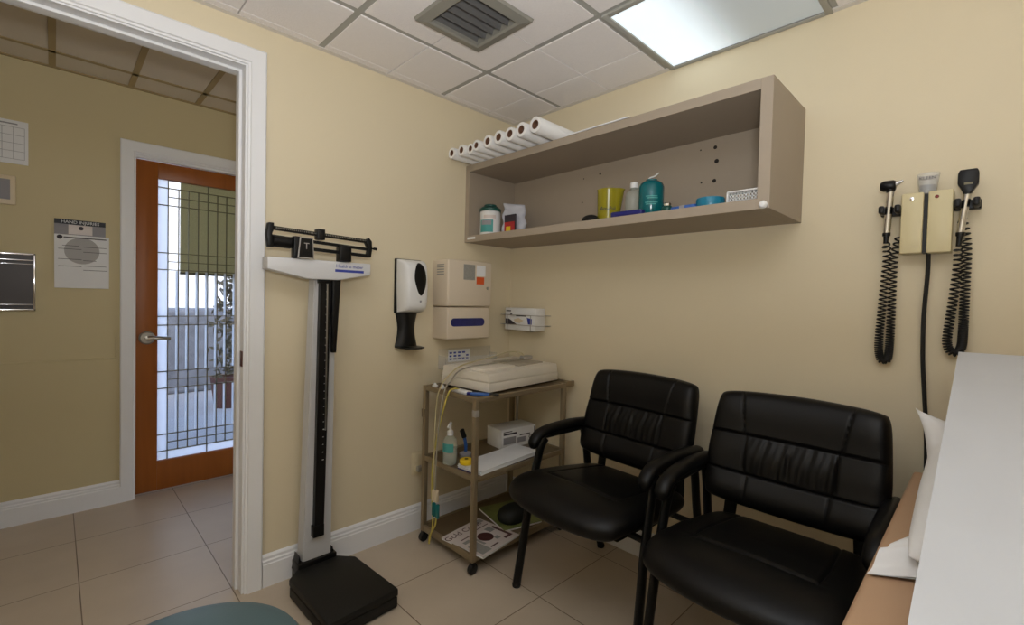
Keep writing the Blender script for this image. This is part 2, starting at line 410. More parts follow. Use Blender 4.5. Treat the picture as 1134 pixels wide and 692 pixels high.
# doorway casing (room side) and jamb
CW = 0.062
def casing(x0, x1, h, w, y, d, s):
    """mitred casing around an opening; s = direction the face looks (-1 towards -y)"""
    m = MB(); steps = [(0.0, 0.45), (0.007, 0.5), (0.010, 0.86), (w-0.005, 1.0), (w, 0.8)]
    prof = [(0, 0)]+[(a, b*d) for a, b in steps]+[(w, 0)]
    def ring(off, dep): return [(x0-off, 0), (x0-off, h+off), (x1+off, h+off), (x1+off, 0)]
    bm = bmesh.new(); R = []
    for off, dep in prof: R.append([bm.verts.new((px, y+s*dep, pz)) for px, pz in ring(off, dep)])
    n = len(R)
    for i in range(n):
        A, B = R[i], R[(i+1) % n]
        for k in range(3): bm.faces.new((A[k], A[k+1], B[k+1], B[k]))
    bm.faces.new([r[0] for r in R]); bm.faces.new([r[3] for r in R])
    bmesh.ops.recalc_face_normals(bm, faces=bm.faces)
    return m.add(bm)
struct(casing(DX0-0.006, DX1+0.008, DH+0.006, CW, 0, 0.018, -1).build('trim_2', 'trim', smooth=0))
struct(casing(DX0-0.006, DX1+0.008, DH+0.006, CW, 0.12, 0.016, 1).build('trim_3', 'trim', smooth=0))
j = MB()
j.box((DX1, 0, 0), (DX1+0.012, 0.12, DH+0.012)).box((DX0-0.012, 0, 0), (DX0, 0.12, DH+0.012)).box((DX0, 0, DH), (DX1, 0.12, DH+0.012))
j.box((DX1-0.011, 0.045, 0), (DX1, 0.085, DH), bev=0.002).box((DX0, 0.045, 0), (DX0+0.011, 0.085, DH), bev=0.002).box((DX0+0.011, 0.045, DH-0.011), (DX1-0.011, 0.085, DH), bev=0.002)
jo = struct(j.build('trim_4', 'trim', smooth=0))
MB().box((DX1-0.0025, 0.006, 0.885), (DX1, 0.036, 0.945), bev=0.001).build('strike_plate', 'maroon', jo)
struct(casing(HD0, HD1, HDH, 0.066, HY, 0.016, -1).build('trim_5', 'trim', smooth=0))
struct(MB().box((HD0, HY, 0), (HD0+0.002, HY+0.13, HDH)).box((HD0, HY, HDH-0.002), (HD1, HY+0.13, HDH)).box((HD1-0.002, HY, 0), (HD1, HY+0.13, HDH))
       .box((HD0, HY+0.012, HDH-0.014), (HD1, HY+0.035, HDH-0.002)).build('trim_6', 'trim', smooth=0))
# painted wire moulding along the hall wall
tag(centre_origin(MB().box((-4.2, HY-0.006, 0.797), (-1.690, HY, 0.804), bev=0.001).box((-1.698, HY-0.006, 0.797), (-1.690, HY, 0.958), bev=0.001).build('wire_moulding', 'hallwall')),
    'thin cream wire moulding running along the hall wall and turning up beside the door casing', 'cable cover')

# ------------------------------------------------------------------ hall door with leaded glass
YD = 1.372
d1 = sempty('door_1', ((HD0+HD1)/2, YD, 0))
gx0, gx1, gz0, gz1 = -1.507, -0.890, 0.178, 1.818
T = 0.042
dz0, dz1 = 0.008, HDH-0.016
MB().box((HD0+0.004, YD, dz0), (gx0, YD+T, dz1), bev=0.002).build('stile', 'wood', d1)
MB().box((gx1, YD, dz0), (HD1-0.004, YD+T, dz1), bev=0.002).build('stile', 'wood', d1)
MB().box((gx0, YD, dz0), (gx1, YD+T, gz0), bev=0.002).build('bottom_rail', 'wood', d1)
MB().box((gx0, YD, gz1), (gx1, YD+T, dz1), bev=0.002).build('top_rail', 'wood', d1)
vx = [-1.457, -1.407, -1.357, -1.307, -1.257, -1.207, -1.157, -1.107, -1.057, -1.007, -0.94]
vx = [-1.457, -1.406, -1.357, -1.307, -1.257, -1.207, -1.157, -1.107, -1.057, -1.007, -0.940]
rows_full = [1.772, 1.672, 1.395, 1.297, 1.024, 0.972, 0.699, 0.600, 0.327, 0.228]
cm = MB()
yc = YD+0.014
for x in vx:
    mid = x in (-1.457, -0.940, -1.257)
    za, zb = (gz0, gz1) if mid else (0.228, 1.772)
    cm.box((x-0.0024, yc, za), (x+0.0024, yc+0.012, zb))
for z in rows_full:
    cm.box((gx0, yc, z-0.0024), (gx1, yc+0.012, z+0.0024))
for z in (1.722, 1.345, 0.65, 0.277):
    cm.box((-1.457, yc, z-0.0022), (-0.940, yc+0.012, z+0.0022))
MB().box((-1.457, yc+0.005, 0.228), (-0.940, yc+0.008, gz1)).build('clear_glass', 'pane', d1, smooth=0)
f = MB()
f.box((gx0, yc+0.005, gz0), (-1.457, yc+0.008, gz1)).box((-0.940, yc+0.005, gz0), (gx1, yc+0.008, gz1)).box((-1.457, yc+0.005, gz0), (-0.940, yc+0.008, 0.228))
f.build('frosted_border', 'frost', d1, smooth=0)
cm.build('lead_came', 'came', d1, smooth=0)
# polished bevels of each upright strip: slim prisms of glass along the cames
bv = MB()
for x in vx[1:-1]:
    for za, zb in ((0.331, 0.596), (0.704, 0.968), (1.028, 1.292)):
        bv.prism([(x-0.0028, yc+0.002), (x-0.014, yc+0.0048), (x-0.0028, yc+0.0048)], 'z', za, zb)
bev = bv.build('glass_bevel', 'frost', d1, smooth=0)
hd = MB().lathe([(0.0, 0), (0.038, 0), (0.038, -0.008), (0.030, -0.016), (0.013, -0.016), (0.012, -0.045), (0.0, -0.047)], (-1.556, YD, 0.902), 'y', 28)
hd.tube(smoothpath([(-1.556, YD-0.042, 0.902), (-1.530, YD-0.048, 0.903), (-1.49, YD-0.050, 0.901), (-1.452, YD-0.046, 0.897)], 6), [0.014]*6+[0.012]*6+[0.011]*6+[0.010], 12, sq=(1, 0.8))
hd.build('lever_handle', 'nickel', d1)

# fabric blind hung behind the upper glass
bl = thing('fabric_blind', 'flat olive-beige fabric blind hanging behind the upper glass of the wood door', 'blind', (-1.10, 1.475, 1.28))
MB().grid(lambda u, v: (-1.385+0.60*u, 1.478+0.0025*sin(u*60), 1.285+0.60*v), 60, 4).grid(lambda u, v: (-1.385+0.60*u, 1.481+0.0025*sin(u*60), 1.285+0.60*v), 60, 4).build('fabric', 'blindf', bl)
MB().tube([(-1.385, 1.48, 1.283), (-0.785, 1.48, 1.283)], 0.008, 10).build('bottom_bar', 'came', bl)
MB().box((-1.385, 1.464, 1.875), (-0.785, 1.5, 1.915), bev=0.004).build('head_rail', 'came', bl)

# outside the hall door
M['pave'] = mat('outside_paving', srgb(168, 168, 172), 0.8, var=0.1, vscale=3)
M['stone'] = mat('outside_stone', srgb(112, 116, 126), 0.9, var=0.55, vscale=9, bump=0.6, bscale=20)
M['outwall'] = mat('outside_render', srgb(226, 228, 232), 0.8, var=0.03)
M['leaf'] = mat('dark_leaf', srgb(70, 66, 52), 0.7, var=0.4, vscale=20)
struct(MB().box((-9, HY+0.22, -0.12), (8, 12, -0.02)).build('ground_outside', 'pave', smooth=0))
struct(MB().box((-9, 7.2, -0.02), (8, 7.4, 3.6)).build('wall_outside', 'outwall', smooth=0))
struct(MB().box((-6, 4.6, -0.02), (5, 4.95, 0.98), bev=0.04).build('wall_outside_low', 'stone', smooth=0))
def shrub(x, y, h, label, seed):
    rnd = random.Random(seed); t = thing('potted_shrub', label, 'shrub', (x, y, 0.0), 0, 'shrubs outside the wood door')
    MB().lathe([(0.0, -0.02), (0.13, -0.02), (0.17, 0.3), (0.15, 0.3), (0.14, 0.27), (0, 0.27)], (x, y, 0), 'z', 20).build('pot', 'maroon', t)
    fb = bmesh.new()
    for k in range(260):
        a, r, z = rnd.uniform(0, 2*pi), rnd.uniform(0, 0.26)*rnd.uniform(.5, 1), rnd.uniform(0.3, h)
        r *= 1-0.5*(z-0.3)/(h-0.3)
        c = Vector((x+r*cos(a), y+r*sin(a), z)); u = Vector((rnd.gauss(0, 1), rnd.gauss(0, 1), rnd.gauss(0, 1))).normalized(); v = u.orthogonal().normalized(); s_ = rnd.uniform(.03, .06)
        fb.faces.new([fb.verts.new(c+u*s_), fb.verts.new(c+v*s_*.45), fb.verts.new(c-u*s_), fb.verts.new(c-v*s_*.45)])
    MB().add(fb).build('foliage', 'leaf', t, smooth=0)
shrub(-0.62, 3.6, 1.35, 'dark leafy potted shrub seen through the right half of the door glass', 3)

# ------------------------------------------------------------------ things on the hall wall
hp = thing('wall_notice', 'white paper notice with dark blue heading strip pinned on hall wall beside the wood door', 'notice', (-1.83, HY, 1.17))
MB().box((-1.934, HY-0.012, 1.175), (-1.724, HY-0.002, 1.448), bev=0.001).build('page_pad', 'paper', hp, smooth=0)
MB().box((-1.934, HY-0.006, 1.440), (-1.738, HY-0.001, 1.526)).build('backing_card', 'greyink', hp, smooth=0)
MB().box((-1.934, HY-0.0068, 1.502), (-1.738, HY-0.006, 1.526)).build('heading_strip', 'black', hp, smooth=0)
MB().text('HAND INJURIES', 0.021, onA(-1.836, HY-0.0072, 1.5135)).build('heading_text', 'paper', hp, smooth=0)
MB().box((-1.882, HY-0.0066, 1.452), (-1.790, HY-0.006, 1.500)).build('pale_panel', 'magcover', hp, smooth=0)
MB().lathe([(0, 0), (0.010, 0), (0.010, -0.0006), (0, -0.0006)], (-1.834, HY-0.0066, 1.485), 'y', 16).build('emblem', 'ink', hp)
pl = MB()
pl.box((-1.900, HY-0.0126, 1.432), (-1.735, HY-0.012, 1.437)).lathe([(0, 0), (0.011, 0), (0.011, -0.0006), (0, -0.0006)], (-1.914, HY-0.012, 1.434), 'y', 16)
for z, a, b in ((1.391, -1.905, -1.842), (1.388, -1.828, -1.735), (1.374, -1.92, -1.832), (1.362, -1.826, -1.73), (1.322, -1.92, -1.832), (1.318, -1.826, -1.775), (1.286, -1.92, -1.832), (1.290, -1.826, -1.735), (1.268, -1.826, -1.73)):
    pl.box((a, HY-0.0125, z), (b, HY-0.012, z+0.0022))
pl.build('printed_lines', 'ink', hp, smooth=0)
MB().lathe([(0, 0), (0.068, 0), (0.068, -0.0003), (0, -0.0003)], (-1.83, HY-0.012, 1.368), 'y', 32).build('printed_disc', 'discgrey', hp)
ps = thing('paper_schedule', 'white sheet with a faint printed grid high on the hall wall', 'paper', (-2.09, HY, 1.77))
MB().box((-2.16, HY-0.004, 1.768), (-2.024, HY, 1.975)).build('sheet', 'paper', ps, smooth=0)
pl = MB()
for k in range(5): pl.box((-2.15, HY-0.0045, 1.79+0.038*k), (-2.036, HY-0.004, 1.7915+0.038*k))
for k in range(4): pl.box((-2.15+0.0375*k, HY-0.0045, 1.79), (-2.1485+0.0375*k, HY-0.004, 1.943))
pl.box((-2.13, HY-0.0045, 1.955), (-2.06, HY-0.004, 1.961)); pl.build('printed_grid', 'greyink', ps, smooth=0)
th = thing('small_wall_frame', 'small ivory framed plate on the hall wall below the printed schedule', 'frame', (-2.12, HY, 1.57))
MB().box((-2.19, HY-0.016, 1.568), (-2.066, HY-0.001, 1.708), bev=0.006).build('plate', 'beige', th)
MB().box((-2.175, HY-0.018, 1.592), (-2.085, HY-0.015, 1.688), bev=0.002).build('inset', 'greyink', th)
fr = thing('dark_picture_frame', 'dark picture in chrome frame on the hall wall, lowest at the left edge', 'picture', (-2.13, HY, 1.06))
MB().box((-2.265, HY-0.014, 1.06), (-2.003, HY-0.001, 1.336)).build('picture', 'darkglass', fr, smooth=0)
f = MB()
for (a, b) in (((-2.27, 1.33), (-2.0, 1.338)), ((-2.27, 1.058), (-2.0, 1.066)), ((-2.008, 1.058), (-2.0, 1.338)), ((-2.27, 1.058), (-2.262, 1.338)), ((-2.262, 1.302), (-2.008, 1.308)), ((-2.262, 1.284), (-2.008, 1.288)), ((-2.262, 1.086), (-2.008, 1.09))):
    f.box((a[0], HY-0.02, a[1]), (b[0], HY-0.002, b[1]), bev=0.0015)
f.build('chrome_frame', 'chrome', fr)

# ------------------------------------------------------------------ ceiling vent and lights
v = thing('ceiling_vent', 'grey square ceiling air vent with dark curved louvres', 'vent', (-0.84, -0.64, H))
cx, cy, h = -0.84, -0.64, 0.155
vf = MB(); bm = bmesh.new(); R = []
for off, z in ((h, H-0.001), (h-0.004, H-0.012), (h-0.038, H-0.020), (h-0.046, H-0.014), (h-0.046, H+0.06), (h, H+0.0)):
    R.append([bm.verts.new((cx+sx*off, cy+sy*off, z)) for sx, sy in ((-1, -1), (1, -1), (1, 1), (-1, 1))])
for i in range(len(R)-1):
    for k in range(4): bm.faces.new((R[i][k], R[i][(k+1) % 4], R[i+1][(k+1) % 4], R[i+1][k]))
bmesh.ops.recalc_face_normals(bm, faces=bm.faces)
vf.add(bm).build('frame', 'vent', v, smooth=0)
q = h-0.046
MB().box((cx-q, cy-q, H+0.05), (cx+q, cy+q, H+0.06)).build('duct_throat', 'ductdark', v, smooth=0)
for k in range(5):
    y = cy-q+0.028+0.043*k
    if k == 4: y = cy+q-0.012
    bm = MB().grid(lambda u, w_, y=y: (cx-q+2*q*u, y+0.028*(w_-0.5)+0.006*sin(pi*w_), H-0.010+0.04*(1-w_)), 2, 8)
    bm.grid(lambda u, w_, y=y: (cx-q+2*q*u, y+0.028*(w_-0.5)+0.006*sin(pi*w_)+0.0012, H-0.009+0.04*(1-w_)), 2, 8)
    bm.build('louvre', 'ventblade', v)

M['diff1'] = diffuser_mat('lit_diffuser', 0.14, 0.95, -0.12, -0.40)
M['diff_fill'] = diffuser_mat('added_fill_diffuser', 2.0, 2.0, 1, -1)  # even emission for the added fill light
def ceiling_light(x0, x1, y0, y1, label, dm):
    t = thing('ceiling_light', label, 'ceiling light', ((x0+x1)/2, y1, H), 0, 'recessed fluorescent ceiling lights')
    f = MB(); b_ = 0.022
    f.box((x0, y0, H-0.004), (x1, y0+b_, H+0.012), bev=0.002).box((x0, y1-b_, H-0.004), (x1, y1, H+0.012), bev=0.002)
    f.box((x0, y0+b_, H-0.004), (x0+b_, y1-b_, H+0.012), bev=0.002).box((x1-b_, y0+b_, H-0.004), (x1, y1-b_, H+0.012), bev=0.002)
    f.build('frame', 'grid', t)
    MB().box((x0+b_, y0+b_, H+0.002), (x1-b_, y1-b_, H+0.008)).build('diffuser', dm, t, smooth=0)
    MB().box((x0, y0, H+0.012), (x1, y1, H+0.1)).build('housing', 'trim', t, smooth=0)
    return t
ceiling_light(-0.530, -0.002, -1.578, -0.980, 'half-lit recessed square ceiling light above the wall cabinet', 'diff1')
ceiling_light(-2.362, -1.763, -2.795, -1.590, 'unseen long recessed ceiling light added to brighten the exam room', 'diff_fill')  # out-of-frame fixture added near the camera as fill light
# the photographer's flash, tipped up at the ceiling
fl = bpy.data.lights.new('bounce_flash', 'AREA'); fl.shape = 'DISK'; fl.size = 0.25; fl.energy = 36; fl.color = (0.93, 0.965, 1.0)
fo = bpy.data.objects.new('bounce_flash', fl); COL.objects.link(fo); fo.location = (-1.98, -2.06, 1.36)
fo.matrix_world = Matrix.Translation((-1.98, -2.06, 1.34)) @ Vector((0, 0, -1)).rotation_difference(Vector((0.08, 0.24, 1)).normalized()).to_matrix().to_4x4()
hl = thing('ceiling_light', 'unseen dim flush ceiling light lighting the hall from out of view', 'ceiling light', (-3.1, 0.75, HH))  # unseen lamp, placed out of view to light the hall
MB().lathe([(0, -0.005), (0.15, -0.005), (0.16, -0.02), (0.12, -0.06), (0, -0.075)], (-3.1, 0.75, HH), 'z', 32).build('diffuser', mat('unseen_hall_lamp_glass', (.9, .9, .85), 0.4, emit=srgb(255, 236, 206), estr=4.0), hl)

# ------------------------------------------------------------------ wall cabinet
SD, SZ0, SZ1, SY0, SY1, ST = 0.354, 1.470, 1.878, -1.504, -0.001, 0.034
cab = thing('wall_shelf_cabinet', 'long open taupe wall cabinet mounted high across the corner of the room', 'cabinet', (-SD/2, -0.75, SZ0))
MB().box((-SD, SY0, SZ0), (-0.0, SY0+0.036, SZ1), bev=0.001).build('side_panel', 'taupe', cab, smooth=0)
MB().box((-SD, SY1-0.030, SZ0), (-0.0, SY1, SZ1), bev=0.001).build('side_panel', 'taupe', cab, smooth=0)
MB().box((-SD, SY0+0.036, SZ0), (-0.0, SY1-0.030, SZ0+ST), bev=0.001).build('bottom_panel', 'taupe', cab, smooth=0)
MB().box((-SD, SY0+0.036, SZ1-ST), (-0.0, SY1-0.030, SZ1), bev=0.001).build('top_panel', 'taupe', cab, smooth=0)
bp_ = MB().box((-0.014, SY0+0.036, SZ0+ST), (-0.001, SY1-0.030, SZ1-ST)).build('back_panel', 'taupe', cab, smooth=0)
for y, z, r in ((-1.190, 1.806, .0075), (-1.197, 1.749, .009), (-1.190, 1.671, .008), (-1.13, 1.807, .003), (-1.137, 1.672, .004), (-0.63, 1.798, .006), (-0.524, 1.671, .004), (-0.53, 1.79, .003)):
    MB().lathe([(0, 0), (r, 0), (r, -0.0008), (0, -0.0008)], (-0.0142, y, z), 'x', 12).build('peg_hole', 'hole', bp_)
MB().lathe([(0, 0.002), (0.011, 0.0), (0.013, -0.008), (0.008, -0.016), (0, -0.018)], (-SD, -1.488, 1.481), 'x', 14).build('corner_bumper', 'clear' if 0 else 'whitepl', cab)
MB().box((-SD-0.001, -0.090, 1.484), (-SD, -0.025, 1.4955)).build('front_label', 'paper', cab, smooth=0)

# paper rolls on top
def roll(y, r, x0, ln, label):
    t = thing('paper_roll', label, 'paper roll', (x0+ln/2, y, SZ1), 0, 'paper rolls on top of the wall cabinet')
    c = (x0, y, SZ1+r)
    rc = r*0.57
    MB().lathe([(rc, 0), (r*0.94, 0), (r, 0.004), (r, ln-0.004), (r*0.94, ln), (rc, ln)], c, 'x', 28, closed=True).build('paper', 'roll', t)
    MB().lathe([(rc*0.88, 0.002), (rc, 0.002), (rc, ln-0.002), (rc*0.88, ln-0.002)], c, 'x', 20, closed=True).build('core', 'core', t)
lab = ['white paper roll on the cabinet top, nearest the room corner', 'second white paper roll from the room corner on the cabinet', 'third white paper roll from the corner, thinnest and set back',
       'fourth white paper roll from the room corner on the cabinet', 'middle white paper roll of the row of nine on the cabinet', 'sixth white paper roll from the room corner on the cabinet',
       'seventh white paper roll from the room corner on the cabinet', 'eighth white paper roll from the corner, beside the largest roll', 'largest white paper roll, at the end of the row away from the corner']
for (y, r, x0), l in zip(((-.052, .028, -.49), (-.128, .028, -.488), (-.186, .025, -.478), (-.245, .026, -.49), (-.322, .029, -.486), (-.396, .031, -.484), (-.468, .030, -.482), (-.537, .0325, -.480), (-.618, .034, -.478)), lab):
    roll(y, r, x0, 0.455, l)
sh = MB()
for k in range(4): sh.box((-0.36+0.004*k, -1.0+0.006*k, SZ1+0.0025*k), (-0.10, -0.70-0.004*k, SZ1+0.0025*k+0.002))
tag(centre_origin(sh.build('paper_sheets', 'paper', smooth=0)), 'thin stack of white sheets lying flat on the cabinet beside the largest roll', 'paper')

# things in the cabinet
SF = SZ0+ST
c = (-0.255, -0.094, SF)
t = thing('wipes_canister', 'white wipes canister with dark green lid standing in the cabinet', 'canister', c)
MB().lathe([(0, 0), (0.052, 0), (0.055, 0.004), (0.055, 0.128), (0.052, 0.134), (0, 0.134)], c, 'z', 36).build('body', 'whitepl', t)
MB().lathe([(0, 0.133), (0.0575, 0.133), (0.0575, 0.147), (0.045, 0.157), (0.034, 0.160), (0.034, 0.168), (0.030, 0.171), (0, 0.171)], c, 'z', 36).build('lid', 'greenlid', t)
def band(c, r, a0, a1, z0, z1, n=14):
    return MB().grid(lambda u, v: (c[0]+r*cos(a0+(a1-a0)*u), c[1]+r*sin(a0+(a1-a0)*u), c[2]+z0+(z1-z0)*v), n, 2)
band(c, 0.0556, radians(165), radians(245), 0.02, 0.085).build('teal_label', 'tealink', t)
band(c, 0.0558, radians(175), radians(235), 0.058, 0.082).build('grey_label', 'greyink', t)
band(c, 0.0557, radians(190), radians(260), 0.092, 0.110).build('label_print', 'magcover', t)
c = (-0.20, -0.222, SF)
t = thing('plastic_bag', 'clear plastic bag with red and yellow label beside the wipes canister', 'bag', c)
def bagf(a, b, s_):
    e = ((1-abs(a)**6)*(1-abs(b)**6))**0.5
    return (c[0]+0.4*0.058*a+s_*0.022*e*(1-0.4*(b+1)/2)+0.004*sin(9*b+4*a), c[1]-0.058*a*(1-0.06*b)+0.004*sin(7*b), SF+0.085+0.084*b+0.008*a*(b > 0)*-1*b)
MB().cushion(bagf, 24, 24).build('bag_film', 'bag', t)
MB().box((c[0]-0.036, c[1]-0.046, SF+0.008), (c[0]-0.030, c[1]+0.036, SF+0.108)).build('label_card', 'ink', t, smooth=0)
MB().box((c[0]-0.038, c[1]-0.040, SF+0.026), (c[0]-0.0355, c[1]+0.034, SF+0.070)).build('red_patch', 'red', t, smooth=0)
MB().box((c[0]-0.0395, c[1]-0.012, SF+0.024), (c[0]-0.0375, c[1]+0.020, SF+0.047)).build('yellow_patch', 'yellow', t, smooth=0)
c = (-0.325, -0.806, SF)
def mouse(a, b, s_):
    e = ((1-a*a)*(1-b*b))**0.5
    return (c[0]+0.028*a*(1-0.25*b*b), c[1]+0.040*b*(1-.25*a*a), SF+0.006+(0.022*e if s_ > 0 else -0.006*e))
t = MB().cushion(mouse, 20, 20).build('black_pod', 'blackpl'); tag(centre_origin(t), 'small black rounded pod lying at the cabinet front before the yellow jug', 'pod')
c = (-0.268, -0.855, SF)
t = thing('yellow_jug', 'translucent yellow plastic jug with pouring lip standing in the cabinet', 'jug', c)
def jug(u, v):
    a = 2*pi*u; prof = [(0.0, 0), (0.043, 0), (0.044, 0.003), (0.0465, 0.128), (0.0485, 0.133), (0.0460, 0.133), (0.044, 0.125), (0.041, 0.006), (0.0, 0.006)]
    i = round(v*(len(prof)-1)); r, z = prof[i]
    d = (a-radians(292)+pi) % (2*pi)-pi
    sp = max(0, cos(d*2.2))*(abs(d) < 0.71)*max(0, (z-0.09)/0.045)*0.022 if i in (3, 4, 5, 6) else 0
    return (c[0]+(r+sp)*cos(a), c[1]+(r+sp)*sin(a), c[2]+z)
MB().grid(jug, 48, 9, close_u=True).build('jug_body', 'yellowpl', t)
MB().text('Am-Pul', 0.021, Matrix.Translation((c[0]-0.0475*cos(radians(32)), c[1]-0.0475*sin(radians(32)), SF+0.048)) @ Matrix.Rotation(radians(-58), 4, 'Z') @ Matrix.Rotation(radians(90), 4, 'X')).build('lettering', 'ink', t, smooth=0)
c = (-0.205, -0.938, SF)
t = thing('clear_bottle', 'clear plastic bottle with white cap between the jug and teal bottle', 'bottle', c)
MB().lathe([(0, 0), (0.034, 0), (0.036, 0.004), (0.036, 0.105), (0.030, 0.122), (0.015, 0.132), (0.014, 0.142), (0, 0.142)], c, 'z', 28).build('bottle_body', 'clearbot', t)
MB().lathe([(0, 0.140), (0.017, 0.140), (0.017, 0.160), (0.015, 0.163), (0, 0.163)], c, 'z', 24).build('cap', 'whitepl', t)
c = (-0.235, -1.034, SF)
t = thing('teal_bottle', 'large teal liquid bottle with curved pump spout in the cabinet', 'bottle', c)
MB().lathe([(0, 0), (0.046, 0), (0.049, 0.005), (0.049, 0.122), (0.044, 0.136), (0.030, 0.146), (0.022, 0.148), (0.022, 0.153), (0, 0.153)], c, 'z', 36).build('bottle_body', 'teal', t)
MB().tube(smoothpath([(c[0]-0.005, c[1]+0.012, SF+0.153), (c[0]-0.005, c[1]+0.005, SF+0.161), (c[0]-0.006, c[1]-0.016, SF+0.164), (c[0]-0.008, c[1]-0.034, SF+0.173)], 5), 0.003, 8).build('pump_spout', 'whitepl', t)
for k, z in enumerate((0.078, 0.070, 0.052, 0.046)):
    pass
lt = MB()
for z, a, b in ((0.078, 185, 238), (0.071, 190, 240), (0.054, 182, 240), (0.047, 186, 232)):
    lt.grid(lambda u, v, z=z, a=a, b=b: (c[0]+0.0494*cos(radians(a+(b-a)*u)), c[1]+0.0494*sin(radians(a+(b-a)*u)), SF+z+0.0035*v), 12, 2)
lt.build('label_print', 'tealink', t)
t = thing('navy_case', 'slim navy blue case lying along the cabinet front before the bottles', 'case', (-0.325, -0.985, SF), radians(4))
MB().box((-0.016, -0.068, 0.0), (0.016, 0.068, 0.022), bev=0.006, seg=3).build('case_body', 'navy', t, local=True)
MB().lathe([(0, 0), (0.008, 0), (0.008, 0.001), (0, 0.001)], (0.0, -0.054, 0.0218), 'z', 14).build('button', 'chrome', t, local=True)
c = (-0.275, -1.125, SF)
t = thing('glass_jar', 'tiny glass jar with green contents and silver cap beside the teal bottle', 'jar', c)
MB().lathe([(0, 0), (0.019, 0), (0.021, 0.004), (0.021, 0.024), (0.014, 0.032), (0, 0.032)], c, 'z', 22).build('jar_body', 'greenlid', t)
MB().lathe([(0, 0.031), (0.0145, 0.031), (0.0145, 0.040), (0.01, 0.044), (0, 0.044)], c, 'z', 22).build('cap', 'chrome', t)
t = thing('blue_packet', 'flat blue packet lying in the cabinet between jar and teal tape', 'packet', (-0.30, -1.205, SF), radians(-6))
MB().box((-0.02, -0.052, 0), (0.02, 0.046, 0.017), bev=0.004).build('packet_body', 'bluepk', t, local=True)
MB().box((-0.021, -0.012, 0.003), (-0.0195, 0.008, 0.017)).build('pale_band', 'greyink', t, local=True)
c = (-0.285, -1.292, SF)
t = thing('teal_tape_roll', 'round teal tape roll lying flat in the cabinet', 'tape', c)
MB().lathe([(0.026, 0.0), (0.046, 0.0), (0.048, 0.004), (0.048, 0.030), (0.046, 0.034), (0.026, 0.034)], c, 'z', 36, closed=True).build('tape', 'tealcap', t)
MB().lathe([(0.023, 0.0), (0.026, 0.0), (0.026, 0.034), (0.023, 0.034)], c, 'z', 28, closed=True).build('core', 'whitepl', t)
t = thing('white_basket', 'white perforated plastic basket at the open end of the cabinet', 'basket', (-0.205, -1.408, SF), 0)
bk = MB()
X0, X1, Y0, Y1, Z1 = -0.300, -0.06, -1.465, -1.355, SF+0.044
for (a, b) in (((X0, Y0), (X0+0.003, Y1)), ((X1-0.003, Y0), (X1, Y1)), ((X0, Y0), (X1, Y0+0.003)), ((X0, Y1-0.003), (X1, Y1))):
    bk.box((a[0], a[1], SF), (b[0], b[1], SF+0.014)); bk.box((a[0], a[1], Z1-0.012), (b[0], b[1], Z1)); bk.box((a[0], a[1], SF+0.021), (b[0], b[1], SF+0.025))
for k in range(12):
    y = Y0+(Y1-Y0)*k/11; bk.box((X0, y-0.0025, SF), (X0+0.003, y+0.0025, Z1)); bk.box((X1-0.003, y-0.0025, SF), (X1, y+0.0025, Z1))
for k in range(26):
    x = X0+(X1-X0)*k/25; bk.box((x-0.0025, Y0, SF), (x+0.0025, Y0+0.003, Z1)); bk.box((x-0.0025, Y1-0.003, SF), (x+0.0025, Y1, Z1))
bk.box((X0, Y0, SF), (X1, Y1, SF+0.002)); bk.build('basket_body', 'whitepl', t, smooth=0)
MB().box((X0-0.004, Y0-0.0, Z1-0.003), (X0+0.006, Y1, Z1+0.002), bev=0.001).build('rim', 'whitepl', t)

# ------------------------------------------------------------------ physician scale
s = thing('beam_scale', 'tall white physician beam scale with black platform beside the doorway', 'scale', (-1.155, -0.28, 0))
poly = [(-1.292, -0.150), (-1.286, -0.497), (-1.012, -0.480), (-1.030, -0.165), (-1.085, -0.105), (-1.248, -0.105)]
cxp, cyp = -1.152, -0.29
poly2 = [(cxp+(x-cxp)*0.985, cyp+(y-cyp)*0.985) for x, y in poly]
MB().prism(poly2, 'z', 0.006, 0.046, bev=0.004).build('platform_base', 'scaleblack', s)
MB().prism(poly, 'z', 0.048, 0.077, bev=0.006).build('platform_mat', 'scaleblack', s)
ft = MB()
for x, y in ((-1.25, -0.16), (-1.06, -0.18), (-1.25, -0.46), (-1.04, -0.45)): MB().lathe([(0, 0), (0.015, 0), (0.015, 0.01), (0, 0.01)], (x, y, 0), 'z', 14).build('rubber_foot', 'blackrub', s)
MB().prism([(-1.245, -0.115), (-1.245, -0.045), (-1.088, -0.045), (-1.088, -0.115)], 'z', 0.02, 0.095, bev=0.004).prism([(-1.248, 0.06), (-1.235, 0.125), (-1.224, 0.06)], 'y', -0.10, -0.05).prism([(-1.088, 0.06), (-1.100, 0.115), (-1.112, 0.06)], 'y', -0.10, -0.05).build('column_foot', 'blackpl', s)
bm = bmesh.new()
lo = [(-1.222, -0.100), (-1.108, -0.100), (-1.104, -0.050), (-1.228, -0.050)]; hi_ = [(-1.188, -0.100), (-1.100, -0.100), (-1.102, -0.055), (-1.196, -0.055)]
A = [bm.verts.new((x, y, 0.078)) for x, y in lo]; B = [bm.verts.new((x, y, 1.25)) for x, y in hi_]
bm.faces.new(A[::-1]); bm.faces.new(B)
for k in range(4): bm.faces.new((A[k], A[(k+1) % 4], B[(k+1) % 4], B[k]))
bmesh.ops.recalc_face_normals(bm, faces=bm.faces); bmesh.ops.bevel(bm, geom=list(bm.edges), offset=0.004, segments=2, affect='EDGES', clamp_overlap=True)
MB().add(bm).build('column', 'scalegrey', s)
hr = MB()
bm = bmesh.new()
